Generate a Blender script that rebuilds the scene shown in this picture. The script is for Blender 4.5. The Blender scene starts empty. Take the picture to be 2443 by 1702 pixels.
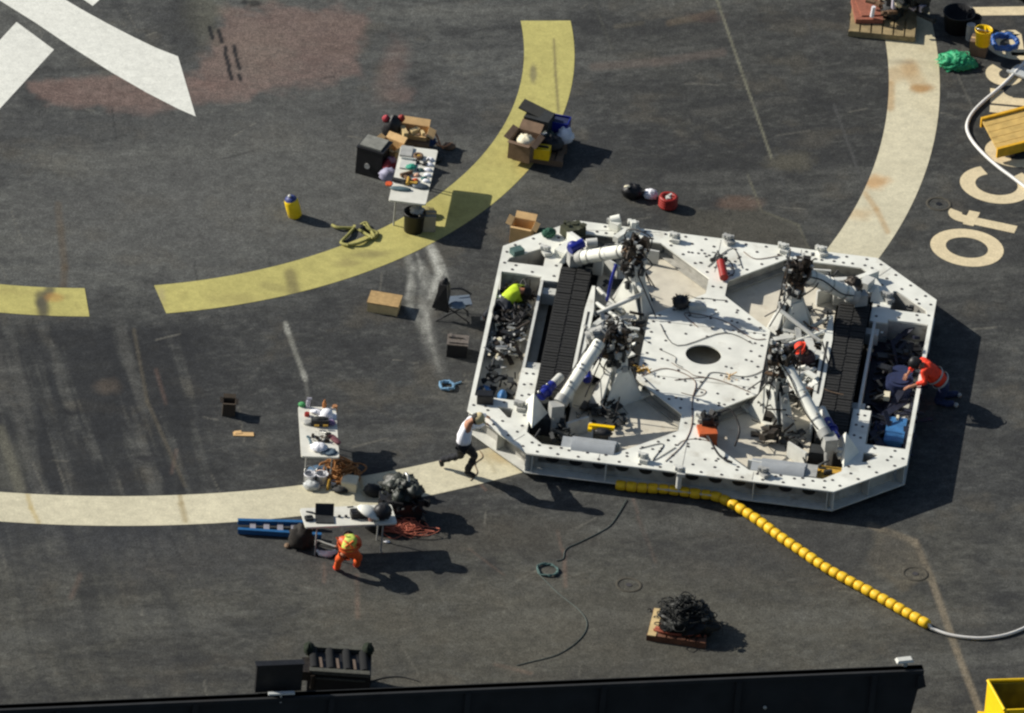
import bpy, bmesh, math, random
import numpy as np
from mathutils import Vector, Matrix
random.seed(7); rng = np.random.default_rng(11)
sc = bpy.context.scene
COL = sc.collection
# ------------------------------------------------------------------ camera
S = 122.0; D = 45500 / S; TH = math.radians(33.036); RO = math.radians(4.985); FPX = S * D
_F = np.array([0, math.cos(TH), -math.sin(TH)]); _U0 = np.array([0, math.sin(TH), math.cos(TH)]); _R0 = np.array([1., 0, 0])
_c, _s = math.cos(RO), math.sin(RO)
_R = _c * _R0 + _s * _U0; _U = -_s * _R0 + _c * _U0; _C = -_F * D
cam = bpy.data.cameras.new('camera'); camo = bpy.data.objects.new('camera', cam); COL.objects.link(camo)
cam.sensor_width = 36; cam.lens = FPX / 2443 * 36; cam.clip_start = 50; cam.clip_end = 6000
camo.matrix_world = Matrix(((_R[0], _U[0], -_F[0], _C[0]), (_R[1], _U[1], -_F[1], _C[1]), (_R[2], _U[2], -_F[2], _C[2]), (0, 0, 0, 1)))
sc.camera = camo
# ------------------------------------------------------------------ light
SUN_EL = 31.5; SUN_AZ = 180 - 15.5          # azimuth of the sun itself, counter-clockwise from +x
w = bpy.data.worlds.new('World'); sc.world = w; w.use_nodes = True
nt = w.node_tree; bg = nt.nodes['Background']; sky = nt.nodes.new('ShaderNodeTexSky')
sky.sky_type = 'NISHITA'; sky.sun_disc = False; sky.sun_elevation = math.radians(SUN_EL)
sky.sun_rotation = math.radians(90 - SUN_AZ)
nt.links.new(sky.outputs[0], bg.inputs[0]); bg.inputs[1].default_value = 0.066
sl = bpy.data.lights.new('sun', 'SUN'); sl.energy = 4.8; sl.angle = math.radians(0.5); sl.color = (1, .95, .86)
slo = bpy.data.objects.new('sun', sl); COL.objects.link(slo)
sd = Vector((math.cos(math.radians(SUN_AZ)) * math.cos(math.radians(SUN_EL)), math.sin(math.radians(SUN_AZ)) * math.cos(math.radians(SUN_EL)), math.sin(math.radians(SUN_EL))))
slo.rotation_euler = sd.to_track_quat('Z', 'Y').to_euler()
sc.view_settings.view_transform = 'Standard'; sc.view_settings.look = 'None'; sc.view_settings.gamma = 1
sc.view_settings.exposure = 0.28
sc.cycles.filter_width = 2.4
# ------------------------------------------------------------------ survey: sight a mark of the photo survey at a known height
K = 2443 / 2296
def Wn(u, v, h=0.0):
    x = (u - 1221.5) / FPX; y = -(v - 851) / FPX
    d = _F + x * _R + y * _U
    return _C + (h - _C[2]) / d[2] * d
def W(x, y, h=0.0): return Vector(Wn(x * K, y * K, h))
def Z(ox, oy, s):
    return lambda x, y, h=0.0: Vector(Wn(ox + x / s, oy + y / s, h))
def proj(X, Y, Zc=0.0):
    qx, qy, qz = X - _C[0], Y - _C[1], Zc - _C[2]
    z = qx * _F[0] + qy * _F[1] + qz * _F[2]
    return (1221.5 + FPX * (qx * _R[0] + qy * _R[1] + qz * _R[2]) / z) / K, (851 - FPX * (qx * _U[0] + qy * _U[1] + qz * _U[2]) / z) / K
def lin(c):
    c = c / 255.0
    return c / 12.92 if c <= .04045 else ((c + .055) / 1.055) ** 2.4
def RGB(r, g, b): return (lin(r), lin(g), lin(b))
# ------------------------------------------------------------------ materials
MATS = {}
def mat(name, col, rough=.6, metal=0.0, var=.18, scale=6.0, dirt=0.0, dirtcol=(.05, .04, .03), spec=.4):
    if name in MATS: return MATS[name]
    m = bpy.data.materials.new(name); m.use_nodes = True; n = m.node_tree.nodes; l = m.node_tree.links
    b = n['Principled BSDF']; b.inputs['Roughness'].default_value = rough; b.inputs['Metallic'].default_value = metal
    b.inputs['Specular IOR Level'].default_value = spec
    tc = n.new('ShaderNodeTexCoord'); nz = n.new('ShaderNodeTexNoise'); nz.inputs['Scale'].default_value = scale; nz.inputs['Detail'].default_value = 6
    l.new(tc.outputs['Object'], nz.inputs['Vector'])
    mr = n.new('ShaderNodeMapRange'); mr.inputs[1].default_value = .3; mr.inputs[2].default_value = .7; mr.inputs[3].default_value = 1 - var; mr.inputs[4].default_value = 1 + var * .5
    l.new(nz.outputs[0], mr.inputs[0])
    vm = n.new('ShaderNodeVectorMath'); vm.operation = 'SCALE'; vm.inputs[0].default_value = col; l.new(mr.outputs[0], vm.inputs['Scale'])
    out = vm.outputs[0]
    if dirt > 0:
        n2 = n.new('ShaderNodeTexNoise'); n2.inputs['Scale'].default_value = scale * .6; n2.inputs['Detail'].default_value = 8; n2.inputs['Roughness'].default_value = .7
        l.new(tc.outputs['Object'], n2.inputs['Vector'])
        m2 = n.new('ShaderNodeMapRange'); m2.inputs[1].default_value = .56; m2.inputs[2].default_value = .72; m2.inputs[4].default_value = dirt
        l.new(n2.outputs[0], m2.inputs[0])
        mx = n.new('ShaderNodeMix'); mx.data_type = 'RGBA'; l.new(m2.outputs[0], mx.inputs[0]); l.new(out, mx.inputs[6]); mx.inputs[7].default_value = (*dirtcol, 1)
        out = mx.outputs[2]
    l.new(out, b.inputs['Base Color'])
    MATS[name] = m; return m
def painted(name, rough=.8, grain=.25):
    """surface whose wear and stains are stored per vertex (attribute Col), plus fine grit"""
    m = bpy.data.materials.new(name); m.use_nodes = True; n = m.node_tree.nodes; l = m.node_tree.links
    b = n['Principled BSDF']; b.inputs['Roughness'].default_value = rough; b.inputs['Specular IOR Level'].default_value = .25
    at = n.new('ShaderNodeAttribute'); at.attribute_name = 'Col'
    geo = n.new('ShaderNodeNewGeometry')
    prev = None
    for sca, amt in ((17, grain), (34, grain * 1.3), (5, .12)):
        nz = n.new('ShaderNodeTexNoise'); nz.inputs['Scale'].default_value = sca; nz.inputs['Detail'].default_value = 4; nz.inputs['Roughness'].default_value = .7
        l.new(geo.outputs['Position'], nz.inputs['Vector'])
        mr = n.new('ShaderNodeMapRange'); mr.inputs[1].default_value = .3; mr.inputs[2].default_value = .7; mr.inputs[3].default_value = 1 - amt; mr.inputs[4].default_value = 1 + amt
        l.new(nz.outputs[0], mr.inputs[0])
        if prev is None: prev = mr.outputs[0]
        else:
            mu = n.new('ShaderNodeMath'); mu.operation = 'MULTIPLY'; l.new(prev, mu.inputs[0]); l.new(mr.outputs[0], mu.inputs[1]); prev = mu.outputs[0]
    vm = n.new('ShaderNodeVectorMath'); vm.operation = 'SCALE'; l.new(at.outputs['Color'], vm.inputs[0]); l.new(prev, vm.inputs['Scale'])
    l.new(vm.outputs[0], b.inputs['Base Color'])
    return m
WHITE = mat('white_paint', RGB(228, 228, 217), .5, 0, .16, 2.2, .55, RGB(158, 148, 128))
GRIME_SHADE = mat('grimy_shaded_white', RGB(168, 166, 158), .6, 0, .3, 5, .8, RGB(92, 80, 68))  # darker base paints in recess shade of pocket walls and skirt; brown spots are grime
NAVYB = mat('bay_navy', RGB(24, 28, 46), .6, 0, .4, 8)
WHITE2 = mat('white_steel', RGB(204, 204, 196), .4, 0, .14, 5, .5, RGB(120, 108, 95))
GREYW = mat('grey_plastic', RGB(185, 188, 186), .45, 0, .1, 5, .3, RGB(120, 120, 118))
FLOORM = mat('cream_floor', RGB(208, 201, 183), .6, 0, .14, 4, .5, RGB(150, 128, 100))
RUBBER = mat('black_rubber', RGB(37, 37, 36), .85, 0, .3, 14, .3, RGB(66, 60, 52))
BLACK = mat('black_plastic', RGB(28, 28, 30), .5, 0, .4, 12)
CHAR = mat('charcoal', RGB(48, 50, 50), .7, 0, .4, 9)
DARKM = mat('dark_metal', RGB(58, 52, 46), .5, .5, .5, 16, .6, RGB(110, 84, 60))
STEEL = mat('steel', RGB(180, 180, 175), .35, .7, .25, 12)
BROWN = mat('rusty_brown', RGB(112, 88, 66), .75, 0, .4, 10)
HOSE_B = mat('black_hose', RGB(34, 32, 32), .5)
HOSE_BR = mat('brown_hose', RGB(104, 74, 56), .6)
HOLE = mat('bolt_dark', RGB(62, 60, 62), .8)
BLUE = mat('deep_blue', RGB(28, 40, 130), .4, 0, .25, 12)
BLUEL = mat('mid_blue', RGB(58, 110, 160), .5, 0, .25, 8)
BLUED = mat('navy', RGB(34, 44, 78), .7, 0, .3, 10)
YEL = mat('yellow_paint', RGB(245, 208, 30), .4, 0, .14, 6, .4, RGB(170, 130, 40))
YELD = mat('chrome_yellow', RGB(250, 205, 20), .35, 0, .12, 14)
OCHRE = mat('ochre', RGB(190, 150, 60), .6, 0, .3, 10)
ORANGE = mat('orange', RGB(214, 92, 46), .5, 0, .2, 10)
REDOR = mat('safety_orange_red', RGB(238, 62, 30), .7, 0, .2, 14)
LIME = mat('lime', RGB(190, 215, 40), .7, 0, .15, 14)
HIVIZ = mat('hi_vis_yellow', RGB(190, 205, 90), .7, 0, .15, 14)
RED = mat('red', RGB(150, 38, 30), .5, 0, .25, 12)
CARD = mat('cardboard', RGB(206, 170, 118), .8, 0, .15, 6, .3, RGB(150, 115, 70))
CARDD = mat('dark_cardboard', RGB(120, 98, 78), .85, 0, .25, 8)
WOOD = mat('pine', RGB(205, 180, 130), .75, 0, .2, 5, .3, RGB(150, 112, 70))
CREAM = mat('cream', RGB(222, 214, 186), .6, 0, .12, 6)
GREENN = mat('net_green', RGB(52, 160, 110), .6, 0, .35, 14)
TEAL = mat('dusty_teal', RGB(74, 100, 96), .7, 0, .3, 10)
TABLEW = mat('table_white', RGB(214, 212, 200), .45, 0, .10, 5, .35, RGB(160, 150, 130))
SKIN = mat('skin', RGB(176, 122, 92), .6, 0, .12, 20)
HAIR = mat('dark_hair', RGB(28, 22, 20), .7)
SHIRTW = mat('white_shirt', RGB(232, 232, 236), .8, 0, .08, 12)
TROUSB = mat('black_trousers', RGB(28, 30, 36), .85, 0, .3, 12)
SILVERT = mat('silver_tape', RGB(175, 175, 170), .4)
TAN = mat('tan_cap', RGB(215, 196, 150), .8)
WALLM = mat('black_wall_paint', RGB(34, 36, 38), .9, 0, .35, 2, .4, RGB(52, 46, 44))
GREYC = mat('light_grey', RGB(165, 165, 160), .6, 0, .2, 8)
PINK = mat('salmon_net', RGB(190, 108, 84), .7, 0, .3, 14)
WHITEROPE = mat('white_hose', RGB(222, 220, 214), .5, 0, .08, 8)
# ------------------------------------------------------------------ builders
class MB:
    def __init__(s, origin=(0, 0, 0), rz=0.0):
        s.v = []; s.f = []; s.M = (Matrix.Translation(Vector(origin)) @ Matrix.Rotation(rz, 4, 'Z'))
        s.I = s.M.inverted(); s.smooth = set()
    def add(s, vs, fs, world=False, smooth=False):
        o = len(s.v)
        for p in vs: s.v.append(tuple(s.I @ Vector(p)) if world else tuple(p))
        for f in fs:
            if smooth: s.smooth.add(len(s.f))
            s.f.append([i + o for i in f])
    def box(s, c, d, r=None, world=False, taper=1.0):
        c = Vector(c); R = r if isinstance(r, Matrix) else (Matrix.Rotation(r, 3, 'Z') if r else Matrix.Identity(3))
        vs = []
        for z in (-.5, .5):
            k = 1.0 if z < 0 else taper
            for x, y in ((-.5, -.5), (.5, -.5), (.5, .5), (-.5, .5)):
                vs.append(c + R @ Vector((x * d[0] * k, y * d[1] * k, z * d[2])))
        s.add(vs, [(0, 3, 2, 1), (4, 5, 6, 7), (0, 1, 5, 4), (1, 2, 6, 5), (2, 3, 7, 6), (3, 0, 4, 7)], world)
    def cyl(s, a, b, r0, r1=None, n=14, cap=True, world=False):
        a = Vector(a); b = Vector(b); r1 = r0 if r1 is None else r1
        t = (b - a).normalized(); u = t.orthogonal().normalized(); v = t.cross(u)
        vs = [a + (u * math.cos(2 * math.pi * i / n) + v * math.sin(2 * math.pi * i / n)) * r0 for i in range(n)]
        vs += [b + (u * math.cos(2 * math.pi * i / n) + v * math.sin(2 * math.pi * i / n)) * r1 for i in range(n)]
        s.add(vs, [(i, (i + 1) % n, n + (i + 1) % n, n + i) for i in range(n)], world, smooth=True)
        if cap: s.add(vs, [list(range(n))[::-1], list(range(n, 2 * n))], world)
    def tube(s, path, r, n=6, world=False, closed=False, sm=True):
        P = [Vector(p) for p in path]
        if sm and len(P) > 2: P = spline(P, 5, closed)
        m = len(P); vs = []; up = Vector((0, 0, 1)); prev = None
        for i, p in enumerate(P):
            t = (P[(i + 1) % m] - P[i - 1]) if closed else (P[min(i + 1, m - 1)] - P[max(i - 1, 0)])
            if t.length < 1e-9: t = Vector((1, 0, 0))
            t.normalize()
            u = (prev - t * prev.dot(t)) if prev is not None else t.cross(up)
            if u.length < 1e-4: u = t.orthogonal()
            u.normalize(); prev = u; v = t.cross(u)
            rr = r[i * len(r) // m] if isinstance(r, (list, tuple)) else r
            vs += [p + (u * math.cos(2 * math.pi * k / n) + v * math.sin(2 * math.pi * k / n)) * rr for k in range(n)]
        fs = []
        for i in range(m if closed else m - 1):
            j = (i + 1) % m
            fs += [(i * n + k, i * n + (k + 1) % n, j * n + (k + 1) % n, j * n + k) for k in range(n)]
        s.add(vs, fs, world, smooth=True)
        if not closed: s.add(vs, [list(range(n))[::-1], list(range((m - 1) * n, m * n))], world)
    def prism(s, pts, z0, z1, world=False):
        n = len(pts); vs = [Vector((p[0], p[1], z0)) for p in pts] + [Vector((p[0], p[1], z1)) for p in pts]
        s.add(vs, [list(range(n))[::-1], list(range(n, 2 * n))] + [(i, (i + 1) % n, n + (i + 1) % n, n + i) for i in range(n)], world)
    def hull8(s, bot, top, world=False):
        n = len(bot); s.add(list(bot) + list(top), [list(range(n))[::-1], list(range(n, 2 * n))] + [(i, (i + 1) % n, n + (i + 1) % n, n + i) for i in range(n)], world)
    def lathe(s, prof, c=(0, 0, 0), n=18, R=None, world=False, close=False):
        c = Vector(c); vs = []
        for r, z in prof:
            for i in range(n):
                p = Vector((r * math.cos(2 * math.pi * i / n), r * math.sin(2 * math.pi * i / n), z))
                vs.append(c + (R @ p if R else p))
        m = len(prof); s.add(vs, [(j * n + i, j * n + (i + 1) % n, (j + 1) * n + (i + 1) % n, (j + 1) * n + i) for j in range(m - 1) for i in range(n)], world, smooth=True)
    def blob(s, c, d, amp=.2, seed=0, lump=2.2, nu=18, nv=11, R=None, world=False, flat=False, gather=False):
        rr = random.Random(seed); ph = [(rr.uniform(0, 6.28), rr.uniform(0, 6.28), rr.uniform(1, 3) * lump, rr.uniform(1, 3) * lump) for _ in range(5)]
        c = Vector(c); vs = []
        for j in range(nv + 1):
            t = math.pi * j / nv
            for i in range(nu):
                p = 2 * math.pi * i / nu
                x, y, z = math.sin(t) * math.cos(p), math.sin(t) * math.sin(p), math.cos(t)
                k = 1 + amp * sum(math.sin(a + fx * x * 2 + fy * y * 2) * math.cos(b + fy * z * 2 + fx * y) for a, b, fx, fy in ph) / 2.2
                q = Vector((x * d[0] * k * .5, y * d[1] * k * .5, z * d[2] * k * .5))
                if flat and q.z < -d[2] * .3: q.z = -d[2] * .3
                if R: q = R @ q
                vs.append(c + q)
        s.add(vs, [(j * nu + i, (j + 1) * nu + i, (j + 1) * nu + (i + 1) % nu, j * nu + (i + 1) % nu) for j in range(nv) for i in range(nu)], world, smooth=True)
    def build(s, name, m, parent=None):
        me = bpy.data.meshes.new(name); me.from_pydata(s.v, [], s.f); me.update()
        if s.smooth:
            fl = [i in s.smooth for i in range(len(s.f))]; me.polygons.foreach_set('use_smooth', fl)
        bm = bmesh.new(); bm.from_mesh(me); bmesh.ops.recalc_face_normals(bm, faces=bm.faces); bm.to_mesh(me); bm.free()
        if isinstance(m, (list, tuple)):
            for q in m: me.materials.append(q)
        else: me.materials.append(m)
        o = bpy.data.objects.new(name, me); COL.objects.link(o)
        if parent is not None: o.parent = parent
        else: o.matrix_world = s.M
        return o
def spline(P, k=5, closed=False):
    out = []; n = len(P)
    for i in range(n if closed else n - 1):
        p0 = P[(i - 1) % n] if (closed or i > 0) else P[i]; p1 = P[i]; p2 = P[(i + 1) % n]
        p3 = P[(i + 2) % n] if (closed or i + 2 < n) else p2
        for j in range(k):
            t = j / k
            out.append(.5 * ((2 * p1) + (p2 - p0) * t + (2 * p0 - 5 * p1 + 4 * p2 - p3) * t * t + (3 * p1 - p0 - 3 * p2 + p3) * t ** 3))
    if not closed: out.append(P[-1].copy())
    return out
def tag(o, label=None, cat=None, group=None, kind=None):
    if label: o['label'] = label
    if cat: o['category'] = cat
    if group: o['group'] = group
    if kind: o['kind'] = kind
    return o
def thing(name, label, cat, loc, rz=0.0, group=None):
    o = bpy.data.objects.new(name, None); COL.objects.link(o); o.location = loc; o.rotation_euler = (0, 0, rz); o.empty_display_size = .2
    return tag(o, label, cat, group)
# ------------------------------------------------------------------ wear painting
def vnoise(X, Y, freq, seed, oct=4, ang=0.0, ax=1.0, ay=1.0):
    r = np.random.default_rng(seed); G = r.random((256, 256)); c, s_ = math.cos(ang), math.sin(ang)
    x = (X * c + Y * s_) * ax * freq + 1000; y = (-X * s_ + Y * c) * ay * freq + 1000; out = np.zeros_like(X); amp = 1; tot = 0
    for _ in range(oct):
        xi = np.floor(x).astype(int); yi = np.floor(y).astype(int); fx = x - xi; fy = y - yi
        fx = fx * fx * (3 - 2 * fx); fy = fy * fy * (3 - 2 * fy); a = xi % 256; b = yi % 256; a1 = (a + 1) % 256; b1 = (b + 1) % 256
        out += amp * ((G[a, b] * (1 - fx) + G[a1, b] * fx) * (1 - fy) + (G[a, b1] * (1 - fx) + G[a1, b1] * fx) * fy)
        tot += amp; amp *= .55; x = x * 2.03 + 17.3; y = y * 2.03 + 5.1
    return out / tot
def mixc(C, m, col):
    m = np.clip(m, 0, 1)[:, None]; return C * (1 - m) + np.array(col)[None] * m
def sst(x, a, b):
    t = np.clip((x - a) / (b - a), 0, 1); return t * t * (3 - 2 * t)
class Wear:
    def __init__(s, X, Y, base):
        s.X, s.Y = X, Y; s.px, s.py = proj(X, Y); s.C = np.tile(np.array(base)[None], (len(X), 1)).astype(float)
        s.n1 = vnoise(X, Y, 2.2, 5, 5); s.n2 = vnoise(X, Y, 7, 9, 4)
    def blob(s, cx, cy, rx, ry, col, a=1.0, soft=.5, rot=0.0, rag=.6):
        c, q = math.cos(rot), math.sin(rot); dx = s.px - cx; dy = s.py - cy
        d = np.sqrt(((dx * c + dy * q) / rx) ** 2 + ((-dx * q + dy * c) / ry) ** 2) + (s.n1 - .5) * rag * 2 + (s.n2 - .5) * rag
        s.C = mixc(s.C, (1 - sst(d, 1 - soft, 1 + soft)) * a, col)
    def line(s, pts, wd, col, a=1.0, rag=.5, soft=.6):
        for (x0, y0), (x1, y1) in zip(pts[:-1], pts[1:]):
            L2 = (x1 - x0) ** 2 + (y1 - y0) ** 2; t = np.clip(((s.px - x0) * (x1 - x0) + (s.py - y0) * (y1 - y0)) / L2, 0, 1)
            d = np.hypot(s.px - x0 - t * (x1 - x0), s.py - y0 - t * (y1 - y0)) / wd
            s.C = mixc(s.C, (1 - sst(d, 1 - soft, 1 + soft)) * a * np.clip(1 - rag + rag * 2 * s.n1 * 1.2, 0, 1), col)
    def poly(s, pts, col, a=1.0, soft=8.0, rag=14.0):
        d = None; n = len(pts); area = sum(pts[i][0] * pts[(i + 1) % n][1] - pts[(i + 1) % n][0] * pts[i][1] for i in range(n)); sg = 1 if area > 0 else -1
        for i in range(n):
            x0, y0 = pts[i]; x1, y1 = pts[(i + 1) % n]; L = math.hypot(x1 - x0, y1 - y0)
            e = sg * ((s.px - x0) * (y1 - y0) - (s.py - y0) * (x1 - x0)) / L
            d = e if d is None else np.maximum(d, e)
        d = d + (s.n1 - .5) * rag * 2
        s.C = mixc(s.C, (1 - sst(d, -soft, soft)) * a, col)
def attr(me, C):
    a = me.color_attributes.new('Col', 'FLOAT_COLOR', 'POINT'); a.data.foreach_set('color', np.c_[C, np.ones(len(C))].astype(np.float32).ravel())
def gridmesh(name, X, Y, nx, ny, z, C, m, closed=False):
    idx = np.arange(nx * ny).reshape(ny, nx); q = np.stack([idx[:-1, :-1], idx[:-1, 1:], idx[1:, 1:], idx[1:, :-1]], -1).reshape(-1, 4)
    me = bpy.data.meshes.new(name); nv = nx * ny; me.vertices.add(nv)
    me.vertices.foreach_set('co', np.c_[X, Y, np.full(nv, z)].astype(np.float32).ravel())
    me.loops.add(q.size); me.loops.foreach_set('vertex_index', q.ravel().astype(np.int32)); me.polygons.add(len(q))
    me.polygons.foreach_set('loop_start', np.arange(0, q.size, 4, dtype=np.int32)); me.update(calc_edges=True); me.validate()
    attr(me, C); me.materials.append(m)
    if me.polygons[0].normal.z < 0: me.flip_normals()
    o = bpy.data.objects.new(name, me); COL.objects.link(o); return o
BA = math.radians(13.0)                                # barge axes
RC = (-1222.5 / 122, 1308.7 / 122)                     # centre of the landing rings
# ---- deck
DECKM = painted('deck_coating', .85, .33); MARKM = painted('marking_paint', .7, .085)
def axis_lines(lo, hi, st, far):
    a = list(np.arange(lo, hi, st)); return np.array([lo - far, lo - far * .4, lo - far * .1] + a + [hi, hi + far * .1, hi + far * .4, hi + far])
gx = axis_lines(-12.2, 11.6, .036, 22); gy = axis_lines(-15.2, 15.8, .045, 22)
GX, GY = np.meshgrid(gx, gy); nx_, ny_ = len(gx), len(gy); GX = GX.ravel(); GY = GY.ravel()
wd = Wear(GX, GY, RGB(78, 78, 74))
n_lo = vnoise(GX, GY, .35, 21, 5); n_mid = vnoise(GX, GY, 1.3, 22, 5); n_str = vnoise(GX, GY, .9, 23, 4, BA, .25, 1.6); n_str2 = vnoise(GX, GY, 1.0, 24, 5, BA, 3.2, .22)
PX, PY = wd.px, wd.py
D1 = RGB(44, 44, 44); D2 = RGB(52, 52, 52); L1 = RGB(98, 97, 90); BR1 = RGB(88, 82, 70)
# broad tone fields: worn centre, darker band outside the yellow ring, browner towards the near right
rr = np.hypot(GX - RC[0], GY - RC[1])
wd.C = mixc(wd.C, sst(rr, 10.6, 11.6) * (1 - sst(PX, 1350, 1700) * .2) * .55, RGB(50, 50, 49))
wd.C = mixc(wd.C, sst(PX, 1250, 1600) * (1 - sst(PY, 350, 1000)) * .45, RGB(48, 47, 43))
wd.C = mixc(wd.C, sst(PY, 1090, 1250) * .95, RGB(77, 75, 67))
wd.C = mixc(wd.C, sst(PX, 2090, 2250) * sst(PY, 1000, 1300) * .6, RGB(62, 62, 60))
wd.C = mixc(wd.C, sst(n_lo, .50, .68) * .35, D2); wd.C = mixc(wd.C, sst(1 - n_lo, .52, .7) * .2, L1)
n_f = vnoise(GX, GY, 5.5, 61, 5, BA, 1, 2.2); wd.C = mixc(wd.C, sst(n_f, .56, .66) * .35, D1); wd.C = mixc(wd.C, sst(1 - n_f, .57, .68) * .3, L1)
wd.C = mixc(wd.C, sst(n_mid, .54, .75) * .5, D1); wd.C = mixc(wd.C, sst(1 - n_mid, .55, .78) * .4, BR1)
wd.C = mixc(wd.C, sst(n_str, .55, .8) * .4, L1) ; wd.C = mixc(wd.C, sst(1 - n_str, .58, .8) * .45, D1)
n_str3 = vnoise(GX, GY, 1.0, 27, 5, BA, 7, .3)
m_left = (1 - sst(PX, 380, 560)) * sst(PY, 690, 760) * (1 - sst(PY, 1120, 1300) * .7)
wd.C = mixc(wd.C, m_left * sst(n_str2, .47, .56) * .75, RGB(37, 38, 40)); wd.C = mixc(wd.C, m_left * sst(1 - n_str2, .54, .66) * .35, RGB(88, 86, 80))
wd.C = mixc(wd.C, m_left * sst(n_str3, .5, .62) * .55, RGB(42, 43, 44))
RB = RGB(113, 92, 83)
wd.poly([(40, 195), (120, 175), (215, 190), (330, 150), (445, 175), (480, 195), (760, 195), (800, 110), (800, 15), (520, 20), (500, 70), (480, 160), (440, 215), (300, 250), (60, 235)][:0] or [(500, 30), (700, 14), (830, 20), (800, 175), (620, 205), (430, 215), (440, 165)], RB, .62, 16, 30)
wd.poly([(60, 185), (230, 170), (440, 168), (600, 190), (560, 225), (330, 255), (90, 232)], RB, .7, 11, 24)
wd.blob(560, 120, 90, 60, RGB(118, 104, 92), .4, .7); wd.blob(450, 40, 40, 60, RGB(96, 94, 80), .6, .6)
wd.blob(880, 160, 26, 60, RB, .4, .7, .3); wd.blob(900, 215, 30, 16, RB, .5, .6)
wd.blob(400, 60, 60, 70, D1, .55, .6); wd.blob(250, 290, 300, 40, RGB(54, 54, 54), .5, .6)
wd.blob(640, 400, 330, 190, RGB(86, 85, 80), .55, .6); wd.blob(300, 480, 260, 120, RGB(84, 83, 79), .45, .6)
for cx_, cy_, hh in ((473, 74, 12), (494, 82, 12), (506, 110, 3), (506, 124, 4), (511, 140, 8), (516, 166, 11), (526, 108, 4), (528, 121, 5), (534, 144, 10), (538, 174, 4)):
    wd.line([(cx_ - hh * .3, cy_ - hh), (cx_ + hh * .3, cy_ + hh)], 4.6, RGB(22, 23, 26), .92, .15, .4)
wd.blob(548, 6, 10, 6, RGB(30, 30, 30), .8, .5); wd.blob(572, 8, 12, 7, RGB(30, 30, 30), .8, .5)
# scuffs
SC = RGB(168, 166, 154)
wd.line([(915, 575), (925, 640), (918, 690), (950, 740)], 8, SC, .36, 1.0, .9); wd.line([(965, 555), (985, 610), (975, 640)], 9, RGB(190, 188, 175), .5, 1.0, .9)
wd.line([(1000, 610), (960, 690), (960, 760), (985, 830)], 14, RGB(130, 128, 120), .3, 1.0, .9); wd.line([(940, 600), (990, 680)], 14, SC, .35, 1.0)
wd.line([(640, 725), (655, 770), (684, 850)], 5, RGB(140, 138, 126), .6, .7); wd.blob(643, 738, 6, 14, SC, .6, .5, -.3); wd.blob(683, 845, 6, 14, SC, .6, .5, -.3); wd.line([(684, 850), (692, 900)], 4, RGB(110, 108, 100), .5)
PK = RGB(140, 108, 90)
for seg, ww, a in ((((1250, 1190), (1260, 1235)), 4, .5), (((1265, 1235), (1268, 1315)), 5, .6), (((1072, 1080), (1090, 1100)), 2.6, .8), (((800, 1290), (802, 1385)), 6, .5), (((727, 1262), (727, 1305)), 4, .5), (((1110, 1490), (1190, 1510)), 5, .4),
                   (((1420, 1120), (1430, 1150)), 4, .4), (((1430, 1160), (1470, 1260)), 5, .25), (((350, 830), (372, 905)), 5, .35), (((395, 1010), (385, 1060)), 5, .3), (((1050, 1230), (1130, 1290)), 2, .4), (((180, 1290), (160, 1340)), 7, .3)):
    wd.line(list(seg), ww * .8, PK, a * .55, .8, .8)
# plate seams of the barge and the scraped lines that follow them
SE = RGB(104, 101, 84)
wd.line([(1604, -10), (1730, 355)], 2.6, RGB(122, 119, 100), .8, .4); wd.line([(1676, 392), (1708, 474)], 2.2, SE, .8, .4); wd.line([(1708, 474), (1790, 505), (1812, 556)], 2.2, SE, .8, .4)
wd.line([(1788, -10), (1845, 130)], 4, RGB(70, 69, 66), .7, .6); wd.line([(1870, 235), (1925, 385)], 3.4, RGB(84, 83, 80), .6, .6); wd.line([(1750, 390), (1770, 470)], 3, RGB(74, 74, 72), .5, .6); wd.line([(1330, 0), (1372, 110)], 3, RGB(84, 83, 74), .4, .6)
wd.line([(1500, 52), (1560, 40), (1600, 28)], 7, RGB(100, 88, 72), .6, .9); wd.line([(1330, 150), (1470, 140), (1620, 118)], 9, RGB(96, 86, 78), .6, .9); wd.blob(1580, 40, 40, 12, RGB(70, 58, 52), .6); wd.line([(1380, 60), (1440, 52)], 5, RGB(90, 84, 70), .4)
wd.line([(1560, 255), (1700, 232), (1780, 222)], 8, RGB(78, 76, 70), .5, .9); wd.line([(1500, 400), (1700, 395), (1740, 385)], 12, RGB(84, 83, 78), .45, .9); wd.blob(1770, 360, 55, 24, RGB(84, 80, 68), .8, .4); wd.blob(1820, 320, 40, 14, RGB(78, 74, 66), .6, .6)
wd.poly([(1500, 470), (1700, 470), (1790, 505), (1812, 560), (1620, 545), (1500, 520)], RGB(74, 71, 62), .75, 6, 10); wd.blob(1650, 455, 50, 14, RGB(108, 84, 68), .5, .6)
wd.line([(1952, 1178), (2052, 1216), (2088, 1298), (2145, 1460), (2215, 1640)], 7.5, RGB(128, 116, 96), .8, .4, .5)
wd.poly([(1960, 1180), (2052, 1216), (2084, 1298), (2020, 1330), (1940, 1260)], RGB(100, 92, 76), .6, 10, 20)
wd.line([(2100, 1010), (2240, 1440)], 2.4, RGB(72, 70, 64), .5, .6); wd.line([(1440, 1180), (1500, 1400)], 3, RGB(60, 59, 55), .5, .6)
wd.line([(800, 540), (1300, 400)], 5, RGB(70, 70, 66), .3, .9); wd.line([(380, 25), (420, 90), (400, 130)], 18, RGB(60, 60, 58), .5)
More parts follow.
